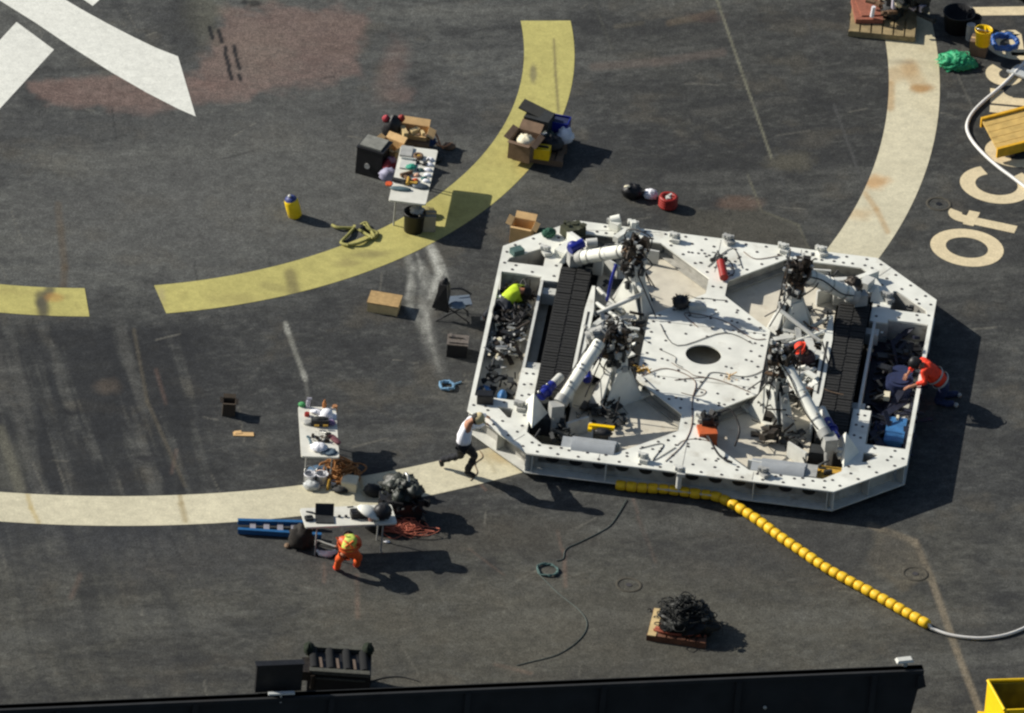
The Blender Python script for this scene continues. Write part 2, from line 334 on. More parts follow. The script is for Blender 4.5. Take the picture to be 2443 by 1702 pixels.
wd.blob(1150, 420, 240, 90, RGB(80, 79, 72), .35, .7); wd.blob(500, 1240, 420, 60, RGB(60, 60, 60), .6, .6); wd.blob(150, 1180, 260, 50, RGB(54, 55, 57), .5, .7); wd.blob(1080, 1200, 240, 40, RGB(70, 66, 58), .6, .7); wd.blob(1750, 1230, 300, 60, RGB(64, 63, 60), .7, .7); wd.blob(1350, 1420, 500, 110, RGB(88, 84, 72), .5, .7)
for (a_, b_, c_, w_, al) in (((965, 552), (975, 580), (986, 612), 6, .6), ((986, 612), (976, 640), (962, 668), 5, .55), ((925, 600), (917, 640), (912, 668), 5, .5), ((948, 640), (946, 690), (958, 735), 9, .3), ((978, 560), (996, 596), (1004, 630), 3, .5), ((935, 570), (945, 600), (940, 625), 3, .4), ((955, 700), (965, 760), (985, 830), 5, .25)):
    wd.line([a_, b_, c_], w_, RGB(186, 184, 172), al * .7, .98, .9)
wd.blob(155, 925, 18, 8, RGB(34, 34, 36), .8); wd.blob(322, 1028, 26, 8, RGB(38, 38, 40), .8); wd.line([(130, 460), (145, 600), (140, 660)], 8, RGB(84, 70, 52), .45, .9); wd.blob(240, 870, 26, 16, RGB(110, 96, 80), .35, .7)
wd.blob(20, 1060, 40, 70, RGB(96, 94, 84), .5, .7); wd.line([(0, 965), (45, 1095)], 12, RGB(110, 106, 90), .5, .7); wd.line([(300, 740), (330, 900), (415, 1090)], 4, RGB(100, 92, 76), .45, .6)
for i in range(110):                                    # small scratches in every direction
    x = random.uniform(0, 2296); y = random.uniform(0, 1560); a = random.choice((-.3, -.1, .05, 1.25, 1.35)) + random.gauss(0, .15); L = random.uniform(14, 90)
    wd.line([(x, y), (x + L * math.cos(a), y + L * math.sin(a))], random.uniform(.8, 2.0), RGB(118, 114, 102) if i % 3 else RGB(30, 30, 30), random.uniform(.25, .6), .7)
wd.C *= np.array([.87, .895, .93])
wd.C *= (1 + .16 * (1 - sst(rr, 9.6, 10.4)))[:, None]
wd.C *= (1 + (wd.n2 - .5) * .5)[:, None] * (1 + (vnoise(GX, GY, 14, 31, 3) - .5) * .45)[:, None]
deck = gridmesh('deck', GX, GY, nx_, ny_, 0.0, wd.C, DECKM); tag(deck, kind='structure', label='dark grey steel barge deck with rust, scuffs and scratches')
b = MB(); b.box((0, 0, -1.6), (66, 66, 3.1)); o = b.build('barge_hull', CHAR); o.location = (0, 0, 0); tag(o, kind='structure')
sm_ = mat('sea_water', RGB(30, 60, 72), .12, 0, .2, .4)
b = MB(); b.add([(-4000, -4000, -3.2), (4000, -4000, -3.2), (4000, 4000, -3.2), (-4000, 4000, -3.2)], [(0, 1, 2, 3)]); tag(b.build('sea', sm_), kind='structure')
# ---- painted markings (sheets 4 mm above the deck)
def ringsheet(name, r0, r1, a0, a1, base, wear, z=.004, nr=34):
    na = max(60, int(abs(a1 - a0) * r1 / .05)); A, R_ = np.meshgrid(np.linspace(a0, a1, na), np.linspace(r0, r1, nr)); A = A.ravel(); R_ = R_.ravel()
    X = RC[0] + R_ * np.cos(A); Y = RC[1] + R_ * np.sin(A); q = Wear(X, Y, base)
    q.C *= (1 + (vnoise(X, Y, 1.1, 41, 5) - .5) * .28)[:, None] * (1 + (q.n2 - .5) * .12)[:, None]
    wear(q, X, Y); o = gridmesh(name, X, Y, na, nr, z, q.C, MARKM); return tag(o, kind='structure')
def wear_y(q, X, Y):
    DK = RGB(84, 80, 66)
    q.C = mixc(q.C, sst(vnoise(X, Y, 2.6, 44, 5), .60, .76) * .45, RGB(150, 140, 86))
    q.line([(112, 650), (92, 680), (98, 710)], 11, DK, .85, .6); q.line([(90, 665), (100, 690)], 12, DK, .7, .7); q.blob(120, 668, 18, 10, RGB(176, 130, 70), .5)
    q.line([(650, 615), (662, 660)], 13, RGB(116, 108, 72), .8, .8); q.line([(590, 640), (650, 652)], 9, RGB(140, 132, 84), .5, 1); q.blob(830, 570, 50, 10, RGB(130, 122, 80), .7, .6); q.blob(780, 590, 30, 8, RGB(140, 130, 84), .6, .6)
    q.line([(1242, 90), (1246, 170), (1252, 250)], 3, RGB(120, 112, 78), .8, .5); q.blob(1196, 165, 7, 16, RGB(118, 112, 84), .8, .5); q.line([(1190, 300), (1225, 360)], 4, RGB(140, 128, 80), .6, .6); q.blob(1215, 380, 20, 30, RGB(150, 136, 84), .5, .7)
    q.blob(362, 660, 9, 20, RGB(160, 150, 110), .7, .7); q.blob(1180, 360, 20, 40, RGB(196, 168, 96), .5, .8); q.blob(1010, 470, 60, 20, RGB(150, 144, 80), .4, .8); q.blob(540, 670, 60, 12, RGB(150, 140, 88), .5, .8)
def wear_w(q, X, Y):
    RU = RGB(172, 138, 92)
    q.C = mixc(q.C, sst(PYf(q), 500, 1000) * .0 + (1 - sst(q.py, 60, 480)) * .45 * (vnoise(X, Y, .8, 48, 4) * 1.3), RGB(186, 168, 124))
    q.blob(2066, 200, 24, 9, RGB(160, 118, 66), .8, .6); q.line([(1998, 170), (2040, 155), (2060, 190)], 18, RU, .45, .9); q.line([(1996, 190), (1996, 240)], 10, RU, .6, .9); q.blob(1960, 410, 30, 14, RGB(186, 140, 84), .7, .7); q.line([(1940, 435), (1965, 470), (1990, 520)], 6, RGB(176, 146, 104), .6, .8); q.blob(1930, 480, 30, 12, RGB(190, 160, 116), .5, .8); q.blob(2020, 140, 40, 5, RGB(140, 130, 110), .5, .8)
    q.line([(62, 1112), (70, 1140), (86, 1172)], 5, RGB(178, 160, 112), .7, .5); q.line([(403, 1100), (406, 1130), (416, 1168)], 6, RGB(160, 146, 112), .8, .5); q.blob(1120, 1025, 45, 14, RGB(170, 150, 108), .6, .9); q.line([(1085, 1010), (1110, 1060)], 4, RGB(170, 160, 130), .5); q.line([(808, 1075), (815, 1110)], 4, RGB(190, 160, 96), .5)
def PYf(q): return q.py
YB = RGB(176, 168, 102); WB = RGB(200, 193, 166)
yi, yo, wi, wo = 1188.5 / 122, 1312.2 / 122, 2083.5 / 122, 2208.6 / 122
def angw(x, y):
    p = W(x, y); return math.atan2(p.y - RC[1], p.x - RC[0])
ringsheet('yellow_ring_marking', yi, yo, angw(359, 672), angw(1230, 47), YB, wear_y)
ringsheet('yellow_ring_marking', yi, yo, angw(195, 678) - .55, angw(195, 678), YB, wear_y)
ringsheet('white_ring_marking', wi, wo, angw(0, 1135) - .25, angw(2040, -20) + .25, WB, wear_w)
def sheet(name, pts, base, z=.004):
    """filled outline on the deck, subdivided so that it can carry wear"""
    bm = bmesh.new(); vs = [bm.verts.new((p[0], p[1], z)) for p in pts]; f = bm.faces.new(vs); 
    if f.normal.z < 0 or f.calc_area() == 0: pass
    bmesh.ops.triangulate(bm, faces=bm.faces); bmesh.ops.subdivide_edges(bm, edges=[e for e in bm.edges if e.calc_length() > .3], cuts=4, use_grid_fill=True)
    bmesh.ops.recalc_face_normals(bm, faces=bm.faces)
    if sum(f.normal.z for f in bm.faces) < 0: bmesh.ops.reverse_faces(bm, faces=bm.faces)
    me = bpy.data.meshes.new(name); bm.to_mesh(me); bm.free(); n = len(me.vertices); co = np.zeros(n * 3, np.float32); me.vertices.foreach_get('co', co); co = co.reshape(-1, 3).astype(float)
    q = Wear(co[:, 0], co[:, 1], base); q.C *= (1 + (vnoise(co[:, 0], co[:, 1], 1.6, 51, 4) - .5) * .12)[:, None]; attr(me, q.C); me.materials.append(MARKM)
    o = bpy.data.objects.new(name, me); COL.objects.link(o); return tag(o, kind='structure')
XS = RGB(216, 216, 206)
def curvepts(a, b, c, n=14):
    return [a * (1 - t) ** 2 + b * 2 * t * (1 - t) + c * t * t for t in [i / n for i in range(n + 1)]]
up_ = curvepts(W(135, -8), W(280, 80), W(399, 127)); lo_ = curvepts(W(438, 262), W(250, 175), W(-8, -8))
up_ = [W(120, -16), W(180, 20), W(240, 53), W(300, 84), W(350, 108), W(399, 127)]
lo_ = [W(439, 262), W(400, 245), W(330, 209), W(250, 163), W(160, 106), W(80, 52), W(0, 2), W(-30, -18)]
sheet('white_logo_marking', up_ + lo_ + [W(-10, -60), W(60, -60)], XS)
sheet('white_logo_marking', [W(37, 50), W(121, 112), W(0, 244), W(-60, 310), W(-200, 300), W(-60, 150), W(0, 90)], XS)
sheet('white_logo_marking', [W(170, -12), W(208, 14), W(232, -8), W(240, -20), W(160, -20)], XS)
# lettering that runs round the ring, tops towards the centre: O f C o u r s e I
def stroke_obj(strokes, th0, wd_=.145, base=RGB(212, 196, 160), name='white_deck_lettering', z=.004):
    """strokes in letter space: x along reading direction (m), y up (m, baseline 0)"""
    RB_ = 20.27; vs = []; fs = []
    for st in strokes:
        pts, hw = (st, wd_) if not isinstance(st, tuple) else st
        P = [Vector(p) for p in pts]; closed = (P[0] - P[-1]).length < 1e-6; n = len(P); L = []
        for i, p in enumerate(P):
            a = P[i - 1] if i > 0 else (P[-2] if closed else P[0]); c = P[i + 1] if i < n - 1 else (P[1] if closed else P[-1])
            t = (c - a).normalized(); nn = Vector((-t.y, t.x)); L.append((p + nn * hw, p - nn * hw))
        o = len(vs)
        for l_, r_ in L:
            for q in (l_, r_):
                a = th0 + q.x / 19.5; r = RB_ - q.y; vs.append((RC[0] + r * math.cos(a), RC[1] + r * math.sin(a), z))
        for i in range(n - 1): fs.append((o + 2 * i, o + 2 * i + 1, o + 2 * i + 3, o + 2 * i + 2))
        z += .0015
    me = bpy.data.meshes.new(name); me.from_pydata(vs, [], fs); me.update()
    bm = bmesh.new(); bm.from_mesh(me); 
    for f in bm.faces:
        f.normal_update()
        if f.normal.z < 0: f.normal_flip()
    bm.to_mesh(me); bm.free()
    co = np.array(vs); q = Wear(co[:, 0], co[:, 1], base); q.C *= (1 + (vnoise(co[:, 0], co[:, 1], 2, 52, 4) - .5) * .12)[:, None]; attr(me, q.C); me.materials.append(MARKM)
    o = bpy.data.objects.new(name, me); COL.objects.link(o); return tag(o, kind='structure')
def arc(cx, cy, rx, ry, a0, a1, n=40): return [(cx + rx * math.cos(math.radians(a0 + (a1 - a0) * i / n)), cy + ry * math.sin(math.radians(a0 + (a1 - a0) * i / n))) for i in range(n + 1)]
def dg(x): return math.radians(x)
stroke_obj([arc(0, .72, .52, .58, 0, 360)], dg(-15.9), .155)
stroke_obj([[(-.07, 0), (-.07, .9), (-.07, 1.08)] + arc(.11, 1.1, .18, .19, 180, 70, 12)[1:], ([(-.27, .93), (.27, .93)], .11)], dg(-12.75), .135)
stroke_obj([arc(0, .72, .54, .58, 34, 326)], dg(-8.65), .155)
stroke_obj([arc(0, .53, .42, .47, 0, 360)], dg(-4.85), .14)
stroke_obj([[(-.36, 1.15), (-.36, .45)] + arc(0, .42, .36, .33, 180, 360, 20) + [(.36, .45), (.36, 1.15)], ], dg(-1.45), .135)
stroke_obj([[(-.2, 0), (-.2, 1.15)], arc(.16, .64, .34, .38, 165, 80, 12)], dg(1.2), .135)
stroke_obj([arc(.0, .86, .30, .24, 30, 270, 18) + arc(.0, .37, .32, .25, 90, -145, 18)], dg(3.55), .135)
stroke_obj([[(-.4, .53), (.4, .53)] + arc(0, .53, .42, .48, 0, 310, 36)], dg(6.85), .135)
stroke_obj([[(0, 0), (0, 1.32)]], dg(10.55), .16)
# ================================================================== the white tracked deck robot
MA = math.radians(-3.9); MC = (3.72, -.26)
robot = thing('deck_robot', 'large white octagonal tracked robot with four arm posts parked across the white ring', 'robot', (MC[0], MC[1], 0), MA)
ZT = .60; ZF = .28
def outl(inset=0.0):
    k = inset * .42
    return [(-4.3 + inset, -3 + k * .9), (-3 + k, -4.25 + inset), (3 - k, -4.25 + inset), (4.3 - inset, -3 + k * .9), (4.3 - inset, 3 - k * .9), (3 - k, 4.25 - inset), (-3 + k, 4.25 - inset), (-4.3 + inset, 3 - k * .9)]
HR = [(.19, 2.2), (.19, 2.76), (1.26, 3.82), (2.72, 3.82), (3.08, 3.48), (3.08, 1.95), (3.43, 1.95), (3.43, 2.08), (4.22, 2.08), (4.22, -2.45), (3.43, -2.45), (3.43, -1.25), (3.08, -1.25), (3.08, -3.5), (2.74, -3.86), (1.3, -3.86), (.19, -2.8), (.19, -2.2), (1.2, -1.15), (1.2, 1.15)]
HL = [(-x, y) for x, y in HR]
TR1 = [(3.43, 2.45), (3.43, 3.13), (3.5, 3.13), (4.12, 2.60), (4.16, 2.45)]; TR2 = [(3.43, -2.74), (3.43, -3.08), (3.5, -3.08), (3.74, -2.74)]
HOLES = [HR, HL, TR1, [(-x, y) for x, y in TR1], TR2, [(-x, y) for x, y in TR2]]
def plate_with_holes(name, outer, holes, z0, z1, m, parent, circ=()):
    cu = bpy.data.curves.new(name, 'CURVE'); cu.dimensions = '2D'; cu.fill_mode = 'BOTH'; cu.extrude = (z1 - z0) / 2
    loops = [outer] + list(holes) + [[(cx + r * math.cos(i / 20 * math.pi), cy + r * math.sin(i / 20 * math.pi)) for i in range(40)] for cx, cy, r in circ]
    for lp in loops:
        sp = cu.splines.new('POLY'); sp.points.add(len(lp) - 1); sp.use_cyclic_u = True
        for i, p in enumerate(lp): sp.points[i].co = (p[0], p[1], 0, 1)
    t = bpy.data.objects.new('tmp', cu); COL.objects.link(t); bpy.context.view_layer.update()
    me = bpy.data.meshes.new_from_object(t.evaluated_get(bpy.context.evaluated_depsgraph_get())); bpy.data.objects.remove(t)
    me.transform(Matrix.Translation((0, 0, (z0 + z1) / 2))); me.materials.clear(); me.materials.append(m); me.name = name
    o = bpy.data.objects.new(name, me); COL.objects.link(o); o.parent = parent; return o
top = plate_with_holes('top_plate', outl(), HOLES, ZT - .03, ZT, WHITE, robot, [(0, 0, .35)])
def inpoly(x, y, P):
    c = False; n = len(P)
    for i in range(n):
        x0, y0 = P[i]; x1, y1 = P[i - 1]
        if (y0 > y) != (y1 > y) and x < (x1 - x0) * (y - y0) / (y1 - y0) + x0: c = not c
    return c
def segd(x, y, P):
    m = 9
    for i in range(len(P)):
        x0, y0 = P[i - 1]; x1, y1 = P[i]; L = (x1 - x0) ** 2 + (y1 - y0) ** 2; t = max(0, min(1, ((x - x0) * (x1 - x0) + (y - y0) * (y1 - y0)) / L)); m = min(m, math.hypot(x - x0 - t * (x1 - x0), y - y0 - t * (y1 - y0)))
    return m
OUT = outl(); b = MB(); r_ = random.Random(3); cnt = 0
for P, ins, sp in ((OUT, .10, .40), (OUT, .33, .42), (HR, -.11, .36), (HL, -.11, .36)):
    for i in range(len(P)):
        x0, y0 = P[i - 1]; x1, y1 = P[i]; L = math.hypot(x1 - x0, y1 - y0)
        if L < .5: continue
        sg = 1 if P is not HR else -1
        nx, ny = -(y1 - y0) / L * abs(ins), (x1 - x0) / L * abs(ins)
        for k in range(int(L / sp)):
            t = (k + .5) / int(L / sp); x = x0 + (x1 - x0) * t; y = y0 + (y1 - y0) * t
            for s_ in (1, -1):
                q = (x + nx * s_, y + ny * s_)
                if inpoly(*q, OUT) and not any(inpoly(*q, H) for H in HOLES) and segd(*q, OUT) > .06 and (P is OUT or min(segd(*q, H) for H in HOLES) > .08):
                    b.cyl((q[0], q[1], ZT), (q[0], q[1], ZT + .008), .031, n=7); cnt += 1
for i in range(-2, 3):
    for j in range(-7, 8):
        x, y = i * .42 + (.06 if j % 2 else 0), j * .33
        if math.hypot(x, y) < .5 or r_.random() < .15: continue
        if not any(inpoly(x, y, H) for H in HOLES) and min(segd(x, y, H) for H in HOLES) > .16:
            b.cyl((x, y, ZT), (x, y, ZT + .008), .029, n=7)
            if r_.random() < .5: b.cyl((x + .11, y - .03, ZT), (x + .11, y - .03, ZT + .008), .028, n=7)
for s_ in (1, -1):
    for i in range(34):
        x, y = r_.uniform(-1.1, 1.1), s_ * r_.uniform(3.0, 3.75)
        if not any(inpoly(x, y, H) for H in HOLES) and min(segd(x, y, H) for H in HOLES) > .14: b.cyl((x, y, ZT), (x, y, ZT + .008), .029, n=7)
b.build('bolt_pattern', HOLE, robot)
for (x0, y0, x1, y1) in ((-1.15, 1.0, 1.15, 1.0), (-1.15, -.95, 1.15, -.95), (-.1, 3.0, -.1, 4.2), (.02, -4.2, .02, -2.9), (-3.0, 3.9, -1.3, 4.2), (1.4, -4.2, 1.4, -3.92), (-1.6, -4.2, -1.6, -3.92), (1.5, 3.86, 1.5, 4.2), (3.1, 3.6, 3.3, 3.95), (-3.3, -3.9, -3.1, -3.6)):
    L = math.hypot(x1 - x0, y1 - y0); b = MB(); b.box(((x0 + x1) / 2, (y0 + y1) / 2, ZT + .002), (L, .012, .004), math.atan2(y1 - y0, x1 - x0)); b.build('weld_seam', GRIME_SHADE, robot)
# sub floor and bay floors
b = MB(); F_ = [(-3.06, -3.5), (-2.7, -4.05), (2.7, -4.05), (3.06, -3.5), (3.06, 3.5), (2.7, 4.05), (-2.7, 4.05), (-3.06, 3.5)]
b.prism([(-2.36, -4.0), (2.36, -4.0), (2.36, 4.0), (-2.36, 4.0)], ZF - .02, ZF)
b.build('pocket_floor', FLOORM, robot)
for s_ in (1, -1):
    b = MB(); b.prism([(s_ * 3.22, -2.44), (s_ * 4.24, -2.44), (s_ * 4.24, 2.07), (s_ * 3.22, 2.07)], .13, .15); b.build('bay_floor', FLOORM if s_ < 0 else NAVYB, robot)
# pocket walls
b = MB()
def wallrun(P, idx, z0, z1, t=.02):
    for i in idx:
        x0, y0 = P[i - 1]; x1, y1 = P[i]; L = math.hypot(x1 - x0, y1 - y0); a = math.atan2(y1 - y0, x1 - x0)
        nx, ny = -(y1 - y0) / L, (x1 - x0) / L
        if inpoly((x0 + x1) / 2 + nx * .03, (y0 + y1) / 2 + ny * .03, P): nx, ny = -nx, -ny
        k = .15 if z0 == ZF else .0
        b.box(((x0 + x1) / 2 + nx * k, (y0 + y1) / 2 + ny * k, (z0 + z1) / 2), (L + k * .5, t, z1 - z0), a)
        if k: b.box(((x0 + x1) / 2 + nx * .04, (y0 + y1) / 2 + ny * .07, ZF + .03), (L, .14, .02), a)
for P in (HR, HL):
    wallrun(P, (0, 1, 2, 3, 4, 14, 15, 16, 17, 18, 19), ZF, ZT - .032)
    wallrun(P, (5, 6, 12, 13), .15, ZT - .032)
    wallrun(P, (7, 8, 10, 11), .15, ZT - .032, .03)
for P in HOLES[2:]: wallrun(P, range(len(P)), .15, ZT - .032)
b.build('pocket_wall', GRIME_SHADE, robot)
# thin outer rails beside the bays
for s_ in (1, -1):
    b = MB(); b.box((s_ * 4.265, -.18, .36), (.03, 4.55, .44)); b.build('side_rail', WHITE2, robot)
# skirt: recessed web with access holes, lower flange, stiffeners
O2 = outl(.24)
for i in range(8):
    if i in (4, 0): continue
    x0, y0 = O2[i - 1]; x1, y1 = O2[i]; L = math.hypot(x1 - x0, y1 - y0); a = math.atan2(y1 - y0, x1 - x0)
    b = MB(); b.box(((x0 + x1) / 2, (y0 + y1) / 2, .36), (L - .03, .02, .42), a); b.build('skirt_web', GRIME_SHADE, robot)
o = plate_with_holes('lower_flange', outl(), [outl(.45)], .14, .165, WHITE2, robot)
for i in range(8):
    if i in (4, 0): continue
    x0, y0 = OUT[i - 1]; x1, y1 = OUT[i]; L = math.hypot(x1 - x0, y1 - y0); a = math.atan2(y1 - y0, x1 - x0); nn = max(2, int(L / .62)) if i != 2 else 4
    for k in range(nn + 1):
        t = .02 + .96 * k / nn; x = x0 + (x1 - x0) * t; y = y0 + (y1 - y0) * t; 
        nx, ny = -(y1 - y0) / L, (x1 - x0) / L
        b = MB(); b.box((x + nx * .12, y + ny * .12, .367), (.02, .20, .40), a); b.build('stiffener', WHITE2, robot)
for k in range(12):
    x = -2.5 + k * .455
    b = MB(); b.lathe([(0, 0), (1, 0)], (x, -4.25 + .227, .39), 16, Matrix.Rotation(math.pi / 2, 3, 'X') @ Matrix.Diagonal((.13, .085, 1))); b.build('access_hole', BLACK, robot)
for y0, z0, z1 in ((.03, 0, .14),):
    for sx in (-1, 1):
        for sy in (-1, 1):
            b = MB(); b.box((sx * 2.6, sy * 3.4, .07), (.3, .3, .14)); b.build('skid_foot', CHAR, robot)
# beams between tracks and bays: thin webs and brackets
for u in (-3.40, 3.18):
    b = MB(); b.box((u, .35, .385), (.055, 3.19, .43)); b.build('beam_web', WHITE2, robot)
    for v in (1.72, -1.0):
        b = MB(); b.box((u + (.17 if u < 0 else -.02), v, .5), (.26, .22, .02)); b.box((u + (.17 if u < 0 else -.02), v - .11, .38), (.26, .02, .22)); b.cyl((u + .17, v, .51), (u + .17, v, .52), .03, n=8); b.build('beam_bracket', WHITE2, robot)
# gusset wedges at the beam ends
for sx in (-1, 1):
    b = MB(); x = sx * 3.05; b.add([(x - .22, -2.55, ZT), (x + .3, -2.75, ZT), (x + .05, -3.35, ZT), (x, -2.75, ZT + .42)], [(0, 1, 3), (1, 2, 3), (2, 0, 3), (2, 1, 0)]); b.build('gusset', WHITE, robot)
    b = MB(); b.add([(x - .1, 2.62, ZT), (x + .25, 2.68, ZT), (x + .12, 3.3, ZT), (x + .06, 2.8, ZT + .25)], [(0, 1, 3), (1, 2, 3), (2, 0, 3), (2, 1, 0)]); b.build('gusset', WHITE, robot)
# tracks
def track(u):
    t = MB(); R = .34; zc = .36; L = 2.15; n = 104; w2 = .31
    tot = 4 * L + 2 * math.pi * R; loop = []
    for i in range(n):
        s_ = tot * i / n
        if s_ < 2 * L: p = (-L + s_, zc + R, math.pi / 2)
        elif s_ < 2 * L + math.pi * R: a = (s_ - 2 * L) / R; p = (L + R * math.sin(a), zc + R * math.cos(a), math.pi / 2 - a)
        elif s_ < 4 * L + math.pi * R: p = (L - (s_ - 2 * L - math.pi * R), zc - R, -math.pi / 2)
        else: a = (s_ - 4 * L - math.pi * R) / R; p = (-L - R * math.sin(a), zc - R * math.cos(a), -math.pi / 2 - a)
        loop.append(p)
    vs = [(x, v + .08, z) for v, z, a in loop for x in (u - w2, u + w2)]
    t.add(vs, [(2 * i, 2 * i + 1, (2 * i + 3) % (2 * n), (2 * i + 2) % (2 * n)) for i in range(n)])
    for i, (v, z, a) in enumerate(loop):
        R3 = Matrix.Rotation(a - math.pi / 2, 3, 'X'); c = Vector((u, v + .08, z)) 
        for off in (-.15, .15): t.box(c + Vector((off + r_.gauss(0, .004), (.0 if off < 0 else .04) + r_.gauss(0, .006), 0)), (.27, .075 + r_.random() * .012, .03 + r_.random() * .012), R3)
    o = t.build('track', RUBBER, robot)
    h = MB()
    for k in range(7):
        v = -2.15 + k * .717 + .08
        for off in (-.2, .2): h.cyl((u + off - .04, v, .34), (u + off + .04, v, .34), .24, n=16)
    h.build('roller', CHAR, o)
    g = MB(); ui = u + (.40 if u < 0 else -.40)
    P = [(ui - .02, -2.2), (ui + .02, -2.2), (ui + .10, -1.2), (ui + .10, .9), (ui + .03, 1.75), (ui - .03, 1.75), (ui - .08, .9), (ui - .08, -1.2)]
    g.prism(P, .56, .74); g.box((ui, .0, .45), (.04, 3.9, .34)); g.build('track_guard', WHITE, robot)
    g = MB(); g.prism([(ui - .015, -1.1), (ui + .03, -1.1), (ui + .03, .8), (ui - .015, .8)], .741, .746); g.build('guard_slot', CHAR, robot)
track(-2.77); track(2.74)
# arm posts, one at each corner of the hub
def greeble(name, c, size, n, m, parent, seed, kinds='bc', k=.35, b=None):
    rg = random.Random(seed); B = MB() if b is None else b; c = Vector(c)
    for i in range(n):
        p = c + Vector([rg.uniform(-.5, .5) * size[j] for j in range(3)])
        d = [rg.uniform(.3, 1) * k * s_ for s_ in size]
        if rg.choice(kinds) == 'b': B.box(p, d, Matrix.Rotation(rg.uniform(0, 3), 3, 'Z') @ Matrix.Rotation(rg.gauss(0, .3), 3, 'X'))
        else:
            t = Vector((rg.gauss(0, 1), rg.gauss(0, 1), rg.gauss(0, .6))).normalized() * d[0] * .8
            B.cyl(p - t, p + t, min(d) * .3, n=9)
    return B.build(name, m, parent) if b is None else None
def loops(b, c, size, n, r, seed, sq=.5, world=False):
    rg = random.Random(seed); c = Vector(c)
    for i in range(n):
        p = c + Vector((rg.gauss(0, .22) * size[0], rg.gauss(0, .22) * size[1], 0)); a0 = rg.uniform(0, 6); rx, ry = rg.uniform(.18, .5) * size[0], rg.uniform(.18, .5) * size[1]
        b.tube([p + Vector((rx * math.cos(a0 + t * 1.05) * rg.uniform(.8, 1.2), ry * math.sin(a0 + t * 1.05) * rg.uniform(.8, 1.2), r + rg.uniform(0, 1) * size[2])) for t in range(6)], r, 5, world, closed=True)
def post(sx, sy, seed):
    c = Vector((sx * 1.55, sy * 1.58, 0)); ax = Vector((-sx, -sy, 0)).normalized(); ay = Vector((-ax.y, ax.x, 0))
    def q(a, b_, z): return c + ax * a + ay * b_ + Vector((0, 0, z))
    b = MB(); h = 1.5
    b.hull8([q(-.22, -.17, ZF), q(.22, -.17, ZF), q(.22, .17, ZF), q(-.22, .17, ZF)], [q(-.12, -.11, h), q(.12, -.11, h), q(.12, .11, h), q(-.12, .11, h)])
    o = b.build('arm_post', WHITE2, robot)
    for side in (-.19, .19):                            # side gusset plates, wide at the foot
        g = MB(); g.hull8([q(-.45, side - .012, ZF), q(.55, side - .012, ZF), q(.55, side + .012, ZF), q(-.45, side + .012, ZF)], [q(-.13, side * .8 - .012, 1.12), q(.10, side * .8 - .012, 1.12), q(.10, side * .8 + .012, 1.12), q(-.13, side * .8 + .012, 1.12)])
        g.build('post_gusset', WHITE, o)
    g = MB(); g.hull8([q(.50, -.17, ZF + .02), q(.56, -.17, ZF + .02), q(.56, .17, ZF + .02), q(.50, .17, ZF + .02)], [q(.19, -.06, 1.1), q(.23, -.06, 1.1), q(.23, .06, 1.1), q(.19, .06, 1.1)])
    g.hull8([q(-.56, -.17, ZF + .02), q(-.50, -.17, ZF + .02), q(-.50, .17, ZF + .02), q(-.56, .17, ZF + .02)], [q(-.22, -.06, 1.1), q(-.18, -.06, 1.1), q(-.18, .06, 1.1), q(-.22, .06, 1.1)])
    g.build('post_rib', WHITE2, o)
    g = MB(); g.box(q(.62, 0, ZF + .05), (.3, .5, .05), math.atan2(ax.y, ax.x)); g.build('foot_pad', WHITE, o)
    hd = c + Vector((sx * .06, sy * .02, 0))
    greeble('clamp_head', hd + Vector((0, 0, 1.72)), (.42, .42, .64), 44, DARKM, o, seed, 'bbc', .34); greeble('clamp_plate', hd + Vector((0, 0, 1.72)), (.5, .5, .66), 16, GREYC, o, seed + 33, 'bbc', .2)
    greeble('dark_collar', c + Vector((0, 0, 1.2)), (.34, .34, .5), 16, CHAR, o, seed + 70, 'bc', .5); greeble('pale_collar', c + Vector((0, 0, 1.3)), (.5, .5, .7), 7, GREYC, o, seed + 71, 'bc', .25)
    greeble('clamp_jaw', hd + Vector((0, 0, 1.58)), (.5, .5, .5), 12, BROWN, o, seed + 50, 'bc', .3)
    g = MB(); rg = random.Random(seed + 9)
    for i in range(7):
        p = hd + Vector((rg.uniform(-.28, .28), rg.uniform(-.28, .28), rg.uniform(1.5, 2.1))); g.box(p, (.07, .05, .06), rg.uniform(0, 3))
    g.build('bright_fitting', STEEL, o)
    g = MB()
    for i in range(6):
        p = [hd + Vector((rg.uniform(-.35, .35), rg.uniform(-.35, .35), rg.uniform(1.3, 2.1))) for _ in range(3)] + [c + Vector((rg.uniform(-.6, .6), rg.uniform(-.6, .6), .66))]; g.tube(p, .014, 5)
    g.build('hydraulic_hose', HOSE_B, o)
    return hd
posts = {(sx, sy): post(sx, sy, 10 + sx * 3 + sy) for sx in (-1, 1) for sy in (-1, 1)}
